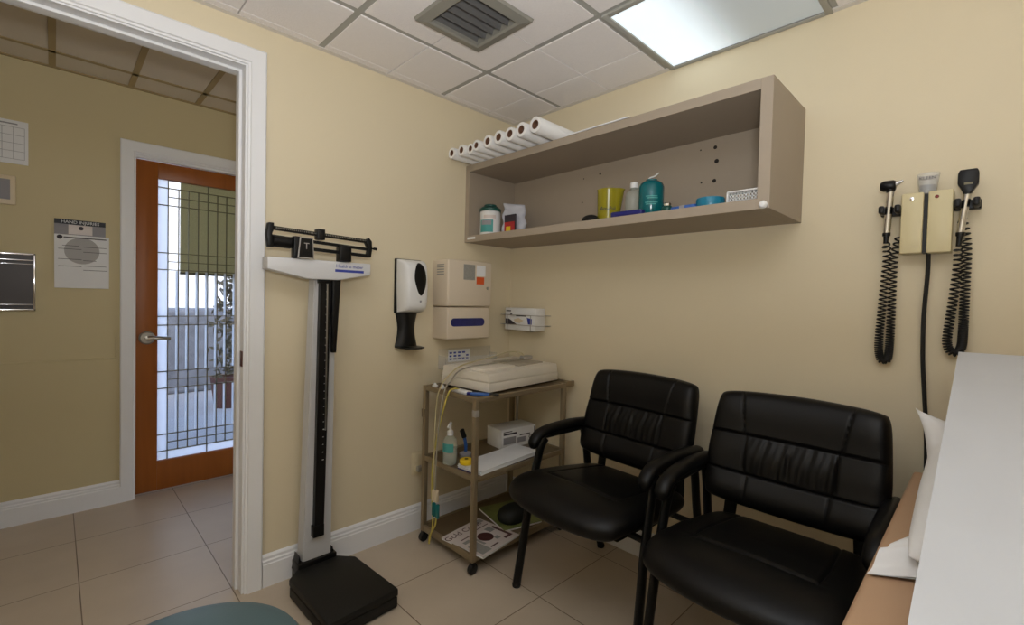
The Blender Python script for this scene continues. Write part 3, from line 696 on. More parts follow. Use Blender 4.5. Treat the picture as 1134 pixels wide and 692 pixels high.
A = [bm.verts.new(p) for p in ((-1.186, -0.1, 0.20), (-1.148, -0.1, 0.20), (-1.148, -0.122, 0.20), (-1.186, -0.122, 0.20))]; B = [bm.verts.new(p) for p in ((-1.174, -0.1, 1.245), (-1.130, -0.1, 1.245), (-1.130, -0.122, 1.245), (-1.174, -0.122, 1.245))]
bm.faces.new(A[::-1]); bm.faces.new(B)
for k in range(4): bm.faces.new((A[k], A[(k+1) % 4], B[(k+1) % 4], B[k]))
bmesh.ops.recalc_face_normals(bm, faces=bm.faces)
ro = hr.add(bm).build('height_rod', 'blackpl', s, smooth=0)
MB().box((-1.192, -0.127, 0.190), (-1.147, -0.099, 0.238), bev=0.003).build('rod_stop', 'blackpl', s)
tk = MB()
for k in range(24):
    z = 0.50+k*0.031; x = -1.1705+(z-0.2)*0.0115
    ln = 0.007 if k % 4 == 0 else 0.004
    tk.box((x+0.008, -0.1226, z), (x+0.008+ln, -0.122, z+0.0024))
tk.build('measuring_marks', 'whitepl', ro, smooth=0)
MB().box((-1.1495, -0.1245, 0.62), (-1.1445, -0.1215, 1.24)).build('steel_edge', 'steel', ro, smooth=0)
MB().prism([(-1.130, 1.24), (-1.096, 1.24), (-1.112, 0.935), (-1.128, 0.935)], 'y', -0.135, -0.112, bev=0.002).build('height_arm', 'blackpl', s)
hd = MB().prism([(-1.379, 1.305), (-1.379, 1.260), (-1.235, 1.230), (-1.112, 1.230), (-0.974, 1.258), (-0.974, 1.305)], 'y', -0.150, -0.085, bev=0.004).build('head_plate', 'scalewhite', s)
MB().text('Health o meter', 0.0185, onA(-1.067, -0.1508, 1.2865), align='CENTER').build('lettering', 'blue', hd, smooth=0)
MB().box((-1.128, -0.1508, 1.263), (-1.006, -0.150, 1.273)).build('blue_bar', 'blue', hd, smooth=0)
MB().prism([(-1.180, 1.215), (-1.180, 1.240), (-1.096, 1.240), (-1.096, 1.215)], 'y', -0.126, -0.1, bev=0.002).build('rod_cap', 'blackpl', s)
# beam works
bmz = MB()
for z0, z1, r in ((1.411, 1.399, 0.0075), (1.380, 1.366, 0.006), (1.350, 1.339, 0.0065)):
    bmz.prism([(-1.368, z0-r), (-0.985, z1-r), (-0.985, z1+r), (-1.368, z0+r)], 'y', -0.146, -0.138)
bmo = bmz.build('balance_beams', 'blackmetal', s, smooth=0)
tk = MB()
for k in range(60):
    x = -1.35+0.006*k; z = 1.411-0.012*(x+1.368)/0.383
    tk.box((x, -0.1465, z-0.001), (x+0.0018, -0.146, z+0.005))
tk.build('beam_marks', 'steel', bmo, smooth=0)
MB().prism([(-1.384, 1.388), (-1.378, 1.428), (-1.360, 1.428), (-1.360, 1.405), (-1.366, 1.388), (-1.362, 1.362), (-1.360, 1.340), (-1.378, 1.340)], 'y', -0.156, -0.126, bev=0.002).build('end_frame', 'blackmetal', s)
MB().prism([(-1.000, 1.398), (-0.985, 1.414), (-0.972, 1.400), (-0.970, 1.370), (-0.975, 1.332), (-0.995, 1.332), (-0.990, 1.345), (-0.985, 1.37)], 'y', -0.154, -0.128, bev=0.002).build('end_frame', 'blackmetal', s)
MB().tube([(-0.975, -0.142, 1.372), (-0.948, -0.142, 1.370)], [0.003, 0.003], 10).tube([(-0.958, -0.142, 1.3712), (-0.944, -0.142, 1.3705)], 0.006, 12).build('balance_screw', 'blackmetal', s)
MB().tube([(-1.362, -0.142, 1.363), (-1.300, -0.142, 1.360)], 0.021, 20).tube([(-1.300, -0.142, 1.360), (-1.292, -0.142, 1.360)], [0.021, 0.013], 20).build('counterweight', 'blackpl', s)
MB().box((-1.290, -0.160, 1.305), (-1.262, -0.125, 1.388), bev=0.003).build('pivot_post', 'blackmetal', s)
pl_ = MB().prism([(-1.279, 1.306), (-1.218, 1.306), (-1.222, 1.386), (-1.271, 1.386)], 'y', -0.166, -0.158, bev=0.001).build('badge_plate', 'clip', s, smooth=0)
MB().prism([(-1.275, 1.310), (-1.222, 1.310), (-1.226, 1.382), (-1.268, 1.382)], 'y', -0.167, -0.1655).build('badge_face', 'blackpl', pl_, smooth=0)
MB().text('T', 0.034, onA(-1.2475, -0.1672, 1.352)).build('badge_letter', 'clip', pl_, smooth=0)
MB().box((-1.203, -0.160, 1.384), (-1.173, -0.124, 1.426), bev=0.003).build('upper_poise', 'blackpl', s)
MB().box((-1.113, -0.164, 1.306), (-1.066, -0.120, 1.370), bev=0.003).build('lower_poise', 'blackpl', s)

# ------------------------------------------------------------------ dispensers on the left wall
s = thing('hand_sanitizer_dispenser', 'white touch-free sanitizer dispenser with black drip tray on the wall', 'dispenser', (-0.70, 0, 0.92))
MB().box((-0.776, -0.012, 1.092), (-0.634, -0.0, 1.352), bev=0.003).build('wall_plate', 'blackpl', s)
def sanb(a, b, s_):
    e = ((1-abs(a)**10)*(1-abs(b)**10))**0.5
    zc, hz = 1.222, 0.127-0.0
    wob = 0.069-0.005*(b < 0)*abs(b)
    return (-0.700+wob*a, -0.012-(0.090-0.012*a*a-0.012*max(0, b)-0.006*abs(b)**3)*e if s_ > 0 else -0.012, zc+hz*b)
so = MB().cushion(sanb, 36, 36).build('housing', 'whitepl', s)
def oval(u, v):
    a = 2*pi*u; r = v
    x = -0.690+0.034*r*sin(a)*(1.0-0.28*cos(a)*-1 if cos(a) < 0 else 1.0); z = 1.255+0.078*r*cos(a)
    an = (x+0.700)/0.068; bn = (z-1.222)/0.127
    e = ((1-abs(an)**10)*(1-abs(bn)**10))**0.5
    return (x, -0.012-(0.090-0.012*an*an-0.012*max(0, bn)-0.006*abs(bn)**3)*e-0.0015, z)
MB().grid(oval, 40, 14, close_u=True).build('viewing_window', 'blackpl', s)
MB().lathe([(0, 0), (0.006, 0), (0.005, -0.001), (0, -0.001)], (-0.690, -0.100, 1.150), 'y', 14).build('sensor_mark', 'greyink', s)
def trayf(u, v):
    z = 1.095-0.165*v; w_ = 0.060-0.014*sin(pi*min(1, v*1.02))
    return (-0.708+w_*(2*u-1), -0.006-0.024*(1-(2*u-1)**2)-0.002, z)
MB().grid(trayf, 14, 16).grid(lambda u, v: (trayf(u, v)[0], -0.001, trayf(u, v)[2]), 2, 16).build('drip_tray_back', 'blackpl', s)
MB().prism([(-0.768, -0.001), (-0.768, -0.05), (-0.755, -0.105), (-0.72, -0.122), (-0.690, -0.118), (-0.655, -0.09), (-0.648, -0.05), (-0.648, -0.001)], 'z', 0.924, 0.931, bev=0.002).build('drip_tray', 'blackpl', s)

s = thing('sharps_cabinet', 'beige wall-mounted sharps disposal cabinet with orange sticker', 'sharps cabinet', (-0.41, 0, 0.96))
bx0, bx1, bd = -0.556, -0.272, 0.132
MB().box((bx0, -bd, 1.128), (bx1, 0, 1.362), bev=0.008, seg=3).build('upper_door', 'beigebox', s)
MB().box((bx0+0.004, -bd+0.003, 0.962), (bx1-0.004, 0, 1.124), bev=0.008, seg=3).build('lower_cover', 'beigebox', s)
MB().box((bx0+0.004, -bd-0.004, 1.133), (bx1-0.003, -bd+0.002, 1.357), bev=0.003).build('door_panel', 'beigebox', s)
wf = [(-0.510+0.004, 1.045)]
def stadium(x0, x1, z0, z1, n=10):
    r = (z1-z0)/2; zc = (z0+z1)/2; P = []
    for k in range(n+1): a = pi/2+pi*k/n; P.append((x0+r+r*cos(a), zc+r*sin(a)))
    for k in range(n+1): a = -pi/2+pi*k/n; P.append((x1-r+r*cos(a), zc+r*sin(a)))
    return P
MB().prism(stadium(-0.532, -0.312, 1.028, 1.069), 'y', -bd+0.0015, -bd+0.006).build('level_window', 'bluewin', s, smooth=0)
MB().box((-0.462, -bd-0.0048, 1.264), (-0.388, -bd-0.004, 1.342)).build('grey_sticker', 'greystick', s, smooth=0)
MB().box((-0.378, -bd-0.0048, 1.286), (-0.318, -bd-0.004, 1.342)).build('white_sticker', 'paper', s, smooth=0)
MB().box((-0.377, -bd-0.0050, 1.244), (-0.326, -bd-0.004, 1.281)).build('orange_sticker', 'orange', s, smooth=0)
MB().lathe([(0, 0), (0.008, 0), (0.008, -0.004), (0.004, -0.005), (0, -0.005)], (-0.300, -bd-0.004, 1.225), 'y', 16).build('lock', 'steel', s)
sv = MB()
for k in range(5): sv.box((bx0-0.001, -0.100, 1.285+0.012*k), (bx0+0.001, -0.040, 1.290+0.012*k))
sv.build('side_vent', 'greystick', s, smooth=0)

s = thing('acrylic_holder', 'clear acrylic wall holder with blue printed label below the sharps cabinet', 'holder', (-0.33, 0, 0.80))
MB().box((-0.510, -0.006, 0.800), (-0.155, 0.0, 0.905)).box((-0.510, -0.06, 0.800), (-0.155, -0.002, 0.804)).box((-0.510, -0.062, 0.800), (-0.506, -0.002, 0.87)).box((-0.159, -0.062, 0.800), (-0.155, -0.002, 0.87)).box((-0.510, -0.064, 0.800), (-0.155, -0.060, 0.862)).build('acrylic_shell', 'clear', s, smooth=0)
lb = MB().box((-0.452, -0.0085, 0.832), (-0.305, -0.006, 0.896)).build('label_card', 'paper', s, smooth=0)
pl = MB()
for k in range(5):
    x = -0.445+0.028*k
    for z in (0.842, 0.858, 0.875):
        if random.random() < 0.8: pl.box((x, -0.0092, z), (x+0.014+0.008*random.random(), -0.0085, z+0.009))
pl.build('label_print', 'blue', lb, smooth=0)

# glove box in its wire rack on the right wall
s = thing('wire_rack', 'thin wire glove-box rack fixed to the right wall near the corner', 'rack', (-0.05, -0.2, 1.0))
wr = MB()
for z in (1.03, 1.085):
    wr.tube([(-0.004, -0.325, z), (-0.096, -0.325, z)], 0.0018, 8).tube([(-0.004, -0.025, z), (-0.096, -0.025, z)], 0.0018, 8).tube([(-0.096, -0.325, z), (-0.096, -0.025, z)], 0.0018, 8).tube([(-0.004, -0.325, z), (-0.004, -0.025, z)], 0.0018, 8)
wr.tube([(-0.004, -0.08, 0.998), (-0.096, -0.08, 0.998)], 0.0018, 8).tube([(-0.004, -0.26, 0.998), (-0.096, -0.26, 0.998)], 0.0018, 8)
for y in (-0.08, -0.26):
    for x in (-0.004, -0.096): wr.tube([(x, y, 0.998), (x, y, 1.085)], 0.0018, 8)
wr.build('wire_frame', 'clip', s)
s = thing('glove_box', 'white printed glove box held in the wire rack on the right wall', 'box', (-0.05, -0.17, 1.0))
MB().box((-0.088, -0.288, 1.000), (-0.010, -0.052, 1.124), bev=0.004).build('carton', 'whitepl', s)
gp = MB().prism([(-0.057, 1.062), (-0.057, 1.030), (-0.150, 1.030), (-0.12, 1.046), (-0.085, 1.062)], 'x', -0.0888, -0.088)
gp.box((-0.0888, -0.22, 1.078), (-0.088, -0.14, 1.086)).box((-0.0888, -0.11, 1.082), (-0.088, -0.095, 1.092)).box((-0.0888, -0.10, 1.104), (-0.088, -0.062, 1.110))
gp.build('dark_print', 'ink', s, smooth=0)
MB().prism([(-0.225, 1.072), (-0.262, 1.066), (-0.262, 1.036), (-0.235, 1.036)], 'x', -0.0888, -0.088).build('blue_print', 'blue', s, smooth=0)
MB().prism([(-0.125, 1.06), (-0.16, 1.068), (-0.20, 1.056), (-0.17, 1.04), (-0.13, 1.048)], 'x', -0.0887, -0.088).build('beige_print', 'beige', s, smooth=0)

# wall outlet behind the cart
s = thing('wall_outlet', 'ivory electrical outlet low on the wall behind the cart post', 'outlet', (-0.625, 0, 0.28))
MB().box((-0.662, -0.006, 0.278), (-0.590, -0.0, 0.392), bev=0.003).build('cover_plate', 'outlet', s)
MB().box((-0.642, -0.009, 0.345), (-0.610, -0.005, 0.378), bev=0.004).build('socket', 'outlet', s)
MB().box((-0.642, -0.009, 0.294), (-0.610, -0.005, 0.327), bev=0.004).build('socket', 'outlet', s)
MB().box((-0.641, -0.032, 0.297), (-0.611, -0.008, 0.324), bev=0.004).build('plug', 'cableG', s)

# ------------------------------------------------------------------ equipment cart
CX0, CX1, CY0, CY1 = -0.678, -0.078, -0.507, -0.116
s = thing('equipment_cart', 'bronze-grey metal three-tier cart on casters standing in the corner', 'cart', ((CX0+CX1)/2, (CY0+CY1)/2, 0))
p = 0.022
posts = ((CX0, CY0), (CX0, CY1), (CX1, CY0), (CX1, CY1))
for (x, y) in posts:
    sx = x if x == CX0 else x-p; sy = y if y == CY0 else y-p
    MB().box((sx, sy, 0.052), (sx+p, sy+p, 0.752), bev=0.002).build('post', 'cartmetal', s)
def tier(z, th, name, m='cartshelf'):
    f = MB()
    f.box((CX0+p, CY0+0.001, z-th), (CX1-p, CY0+0.012, z), bev=0.001).box((CX0+p, CY1-0.012, z-th), (CX1-p, CY1-0.001, z), bev=0.001)
    f.box((CX0+0.001, CY0+p, z-th), (CX0+0.012, CY1-p, z), bev=0.001).box((CX1-0.012, CY0+p, z-th), (CX1-0.001, CY1-p, z), bev=0.001)
    o = f.build(name, 'cartmetal', s)
    MB().box((CX0+0.012, CY0+0.012, z-0.012), (CX1-0.012, CY1-0.012, z-0.006)).build('shelf_panel', m, o, smooth=0)
tier(0.752, 0.022, 'top_tier'); tier(0.418, 0.022, 'middle_tier'); tier(0.085, 0.030, 'bottom_tier')
MB().box((CX0-0.001, CY0-0.001, 0.672), (CX0+p+0.001, CY0+p+0.001, 0.700), bev=0.001).build('post_sleeve', 'clip', s)
MB().tube([(CX1-0.02, CY1-0.06, 0.41), (CX1-0.02, CY1-0.06, 0.75)], 0.008, 12).build('upright_rod', 'clip', s)
MB().box((CX1-0.002, CY0-0.002, 0.732), (CX1+0.060, CY0+0.010, 0.760), bev=0.002).box((CX1+0.04, CY0, 0.735), (CX1+0.052, CY1, 0.757), bev=0.002).build('end_handle', 'cartmetal', s)
MB().box((CX0-0.006, CY1-0.022, 0.60), (CX0+0.002, CY1-0.0, 0.64), bev=0.002).build('hook_plate', 'cartmetal', s)
for (x, y) in posts:
    sx = x+p/2 if x == CX0 else x-p/2; sy = y+p/2 if y == CY0 else y-p/2
    ca = MB().box((sx-0.009, sy-0.012, 0.030), (sx+0.009, sy+0.012, 0.054), bev=0.003).build('caster', 'blackpl', s)
    MB().lathe([(0, -0.011), (0.019, -0.011), (0.0235, -0.007), (0.0235, 0.007), (0.019, 0.011), (0, 0.011)], (sx, sy, 0.0235), 'y', 22).build('wheel', 'blackrub', ca)

# machine on top
ekz = 0.752
s = thing('ecg_machine', 'putty-coloured desktop medical recorder on the cart top', 'machine', (-0.365, -0.290, ekz), radians(5))
def L(*a): return a
MB().box((-0.225, -0.165, 0.006), (0.296, 0.150, 0.0462), bev=0.002).build('base', 'ekg', s, local=True)
bm = bmesh.new()
A = [bm.verts.new((x, y, 0.0465)) for x, y in ((-0.225, -0.165), (0.296, -0.165), (0.296, 0.150), (-0.225, 0.150))]
B = [bm.verts.new((x, y, z)) for x, y, z in ((-0.222, -0.158, 0.084), (0.292, -0.160, 0.090), (0.292, 0.145, 0.100), (-0.222, 0.145, 0.096))]
bm.faces.new(A[::-1]); bm.faces.new(B)
for k in range(4): bm.faces.new((A[k], A[(k+1) % 4], B[(k+1) % 4], B[k]))
bmesh.ops.recalc_face_normals(bm, faces=bm.faces); bmesh.ops.bevel(bm, geom=list(bm.edges), offset=0.004, segments=2, affect='EDGES')
MB().add(bm).build('top_cover', 'ekg', s, local=True)
MB().box((-0.195, -0.095, 0.085), (0.03, 0.10, 0.0975), bev=0.003).build('paper_lid', 'ekg', s, local=True)
MB().box((0.05, -0.10, 0.086), (0.25, 0.08, 0.0985), bev=0.003).build('keypad', 'ekgdark', s, local=True)
ft = MB()
for x in (-0.2, 0.19):
    for y in (-0.12, 0.12): ft.lathe([(0, -0.0058), (0.01, -0.0058), (0.01, 0.008), (0, 0.008)], (x, y, 0), 'z', 12)
ft.build('rubber_feet', 'blackrub', s, local=True)

# lead cables
s = thing('lead_cable', 'pale cable looping over the recorder and hanging down the cart side', 'cable', (-0.70, -0.3, 0.2))
MB().tube(smoothpath([(-0.130, -0.255, 0.862), (-0.150, -0.245, 0.885), (-0.22, -0.225, 0.893), (-0.36, -0.235, 0.874), (-0.50, -0.255, 0.862), (-0.590, -0.275, 0.850), (-0.650, -0.285, 0.820), (-0.695, -0.285, 0.775), (-0.700, -0.260, 0.68), (-0.700, -0.250, 0.47), (-0.701, -0.250, 0.30)], 8), 0.0034, 8).build('cable', 'cable', s)
MB().box((-0.150, -0.275, 0.850), (-0.085, -0.235, 0.870), bev=0.006).build('connector_block', 'clip', s)
s = thing('grey_lead_cable', 'grey cable lying across the recorder top and down beside the pale cable', 'cable', (-0.70, -0.31, 0.2))
MB().tube(smoothpath([(-0.140, -0.265, 0.856), (-0.26, -0.275, 0.857), (-0.40, -0.290, 0.854), (-0.54, -0.305, 0.851), (-0.62, -0.315, 0.838), (-0.665, -0.318, 0.800), (-0.698, -0.315, 0.755), (-0.706, -0.290, 0.60), (-0.706, -0.275, 0.45), (-0.705, -0.268, 0.28)], 8), 0.0034, 8).build('cable', 'cableG', s)
s = thing('yellow_lead_cable', 'yellow lead wire hanging off the cart with teal clips at its end', 'cable', (-0.70, -0.28, 0.05))
MB().tube(smoothpath([(-0.62, -0.320, 0.756), (-0.660, -0.330, 0.764), (-0.694, -0.335, 0.742), (-0.698, -0.285, 0.60), (-0.698, -0.238, 0.42), (-0.698, -0.235, 0.26), (-0.698, -0.245, 0.14), (-0.698, -0.225, 0.060), (-0.699, -0.220, 0.035), (-0.702, -0.232, 0.08), (-0.704, -0.272, 0.14), (-0.704, -0.280, 0.19)], 8), 0.0038, 8).build('cable', 'cableY', s)
for k in range(4): MB().box((-0.716+0.004*(k % 2), -0.306+0.014*k, 0.182), (-0.704+0.004*(k % 2), -0.294+0.014*k, 0.246-0.006*(k % 2)), bev=0.003).build('clip', 'tealclip', s)
MB().box((-0.712, -0.285, 0.247), (-0.694, -0.250, 0.30), bev=0.004).build('splitter', 'beige', s)

# small things on the cart top
s = thing('electrode_tray', 'small white tray with electrode caps on the cart top edge', 'tray', (-0.59, -0.36, 0.746))
MB().box((-0.648, -0.40, 0.746), (-0.606, -0.30, 0.758), bev=0.003).build('tray', 'whitepl', s)
for y in (-0.16, -0.22):
    o = MB().lathe([(0, 0), (0.014, 0), (0.015, 0.006), (0.007, 0.012), (0.006, 0.018), (0, 0.02)], (-0.640, y, 0.746), 'z', 18).build('ecg_electrode', 'whitepl')
    tag(centre_origin(o), 'small white round electrode at the wall-side corner of the cart top' if y > -0.2 else 'small white round electrode on the cart top beside the white tray', 'electrode', 'electrodes on the cart top')
s = thing('blue_handle_tool', 'blue and black handled tool lying at the front corner of the cart top', 'tool', (-0.60, -0.455, 0.746), radians(-52))
MB().box((-0.050, -0.012, 0.0), (0.035, 0.012, 0.013), bev=0.004).build('blue_grip', 'bluepk', s, local=True)
MB().box((0.033, -0.010, 0.002), (0.075, 0.010, 0.012), bev=0.003).build('black_end', 'blackpl', s, local=True)
MB().box((-0.066, -0.010, 0.001), (-0.048, 0.010, 0.014), bev=0.003).build('tip', 'navy', s, local=True)

# middle tier
mz = 0.412
c = (-0.642, -0.290, mz)
s = thing('pump_bottle', 'clear gel bottle with white pump on the middle cart shelf', 'bottle', c)
MB().lathe([(0, 0), (0.030, 0), (0.033, 0.004), (0.033, 0.10), (0.028, 0.118), (0.013, 0.128), (0.013, 0.134), (0, 0.134)], c, 'z', 28).build('bottle_body', 'clearbot', s)
MB().lathe([(0, 0.002), (0.029, 0.002), (0.031, 0.006), (0.031, 0.07), (0, 0.07)], c, 'z', 24).build('gel', 'clearbot', s)
band(c, 0.0335, radians(150), radians(260), 0.06, 0.10).build('front_label', 'tealink', s)
MB().lathe([(0, 0.133), (0.015, 0.133), (0.015, 0.150), (0.007, 0.156), (0.005, 0.158), (0.005, 0.182), (0, 0.182)], c, 'z', 20).tube(smoothpath([(c[0]+0.01, c[1]+0.008, mz+0.184), (c[0], c[1], mz+0.187), (c[0]-0.015, c[1]-0.012, mz+0.184), (c[0]-0.03, c[1]-0.022, mz+0.176)], 4), 0.005, 8).build('pump', 'whitepl', s)
c = (-0.628, -0.392, mz+0.0226)
s = thing('yellow_tape_measure', 'round yellow tape measure in front of the gel bottle', 'tape measure', c)
cz = c[2]
MB().lathe([(0, -0.011), (0.026, -0.011), (0.030, -0.007), (0.030, 0.007), (0.026, 0.011), (0, 0.011)], (c[0], c[1], cz+0.012), 'z', 28).build('case', 'yellow', s)
MB().lathe([(0, -0.003), (0.009, -0.003), (0.008, 0.0), (0, 0.0)], (c[0], c[1], cz+0.0245), 'z', 18).build('centre_button', 'ink', s)
s = thing('blood_pressure_gauge', 'dark hand gauge with blue grip standing behind the gel bottle', 'gauge', (-0.530, -0.265, mz))
MB().lathe([(0, 0), (0.028, 0), (0.03, 0.003), (0.03, 0.02), (0.012, 0.028), (0, 0.028)], (-0.530, -0.265, mz), 'z', 22).build('base', 'greyink', s)
MB().tube(smoothpath([(-0.530, -0.265, mz+0.026), (-0.533, -0.268, mz+0.06), (-0.540, -0.265, mz+0.10)], 5), 0.008, 10).build('grip', 'bluepk', s)
MB().tube(smoothpath([(-0.540, -0.265, mz+0.098), (-0.550, -0.263, mz+0.125), (-0.555, -0.262, mz+0.135)], 5), [0.012]*8+[0.012, 0.010, 0.007], 12).build('head', 'blackpl', s)
s = thing('paper_stack', 'stack of white printer paper lying on the middle cart shelf', 'paper stack', (-0.462, -0.415, mz), radians(5))
MB().box((-0.185, -0.072, 0.0), (0.215, 0.068, 0.004)).build('folder', 'navy', s, local=True, smooth=0)
ps_ = MB()
rnd = random.Random(4)
for k in range(5):
    dx, dy = rnd.uniform(-.004, .004), rnd.uniform(-.003, .003)
    ps_.box((-0.182+dx, -0.074+dy, 0.0045+0.0036*k), (0.215+dx, 0.072+dy, 0.0045+0.0036*k+0.0032))
ps_.build('sheets', 'paper', s, local=True, smooth=0)
s = thing('supply_carton', 'white printed supply carton behind the paper on the middle cart shelf', 'box', (-0.225, -0.255, mz), radians(-6))
MB().box((-0.098, -0.055, 0), (0.130, 0.070, 0.098), bev=0.003).build('carton', 'whitepl', s, local=True)
MB().box((-0.085, -0.0558, 0.068), (0.0, -0.055, 0.077)).box((-0.085, -0.0558, 0.082), (-0.03, -0.055, 0.086)).box((0.02, -0.0558, 0.055), (0.09, -0.055, 0.06)).box((0.118, -0.0558, 0.03), (0.124, -0.055, 0.09)).build('dark_print', 'ink', s, local=True, smooth=0)
MB().box((-0.085, -0.0557, 0.02), (-0.005, -0.055, 0.056)).box((0.005, -0.0557, 0.02), (0.06, -0.055, 0.046)).build('grey_print', 'greyink', s, local=True, smooth=0)
MB().lathe([(0.009, -0.0558), (0.012, -0.0558), (0.012, -0.055), (0.009, -0.055)], (0.095, 0, 0.040), 'y', 20, closed=True).build('round_mark', 'ink', s, local=True)

# bottom tier magazines
bz = 0.079
s = thing('magazine', 'pale magazine with maroon title lying on the bottom cart shelf', 'magazine', (-0.545, -0.405, bz), radians(8))
MB().box((-0.125, -0.125, 0), (0.125, 0.125, 0.008), bev=0.001).build('pages', 'paper', s, local=True, smooth=0)
co = MB().box((-0.126, -0.126, 0.008), (0.126, 0.126, 0.0086)).build('cover', 'magcover', s, local=True, smooth=0)
# title runs along the cart's end: read from the left side of the cart
TT = frame((-0.100, 0.085, 0.0088), Vector((0.35, 0.94, 0)).normalized(), Vector((-0.94, 0.35, 0)).normalized(), Vector((0, 0, 1)))
RZ = Matrix.Rotation(radians(0), 4, 'Z')
TT = frame((-0.085, 0.0, 0.0088), Vector((0, -1, 0)), Vector((1, 0, 0)), Vector((0, 0, 1)))
TT2 = frame((-0.02, 0.09, 0.0088), Vector((1, 0, 0)), Vector((0, 1, 0)), Vector((0, 0, 1)))
MB().text('Gold Coast', 0.048, TT2, ext=0.0002).build('title_lettering', 'maroon', co, local=True, smooth=0)
MB().lathe([(0, 0.0086), (0.038, 0.0086), (0.038, 0.0089), (0, 0.0089)], (0.010, -0.020, 0), 'z', 24).prism([(0.06, -0.10), (0.11, -0.10), (0.11, 0.02), (0.095, 0.02), (0.095, -0.085), (0.06, -0.085)], 'z', 0.0086, 0.0089).box((-0.09, 0.035, 0.0086), (-0.02, 0.041, 0.0089)).box((0.03, 0.05, 0.0086), (0.11, 0.055, 0.0089)).box((-0.04, -0.10, 0.0086), (0.01, -0.092, 0.0089)).build('cover_print', 'maroon', co, local=True, smooth=0)
pc = MB()
for x0, y0, x1, y1 in ((-0.11, -0.11, -0.05, -0.02), (-0.045, -0.06, -0.03, 0.03), (0.055, -0.01, 0.09, 0.03), (0.03, -0.075, 0.055, -0.05), (-0.10, 0.0, -0.06, 0.02), (0.07, 0.085, 0.12, 0.115)): pc.box((x0, y0, 0.0086), (x1, y1, 0.00875))
pc.build('grey_print', 'greystick', co, local=True, smooth=0)
s = thing('magazine', 'olive green magazine on the bottom cart shelf under the black pouch', 'magazine', (-0.295, -0.335, bz), radians(-14))
MB().box((-0.105, -0.135, 0), (0.105, 0.135, 0.009), bev=0.001).build('pages', 'paper', s, local=True, smooth=0)
MB().box((-0.106, -0.136, 0.009), (0.106, 0.136, 0.0097)).build('cover', 'maggreen', s, local=True, smooth=0)
c = (-0.315, -0.385, bz+0.0097)
def pouch(a, b, s_):
    e = ((1-abs(a)**3)*(1-abs(b)**3))**0.5
    return (c[0]+0.085*a*(1-0.22*b*b), c[1]+0.062*b*(1-0.22*a*a), c[2]+0.02+(0.066*e-0.020*e*e if s_ > 0 else -0.02*min(1, e*2)))
o = MB().cushion(pouch, 26, 26).build('black_pouch', 'darkbag'); tag(centre_origin(o), 'soft black pouch resting on the green magazine on the bottom cart shelf', 'pouch')

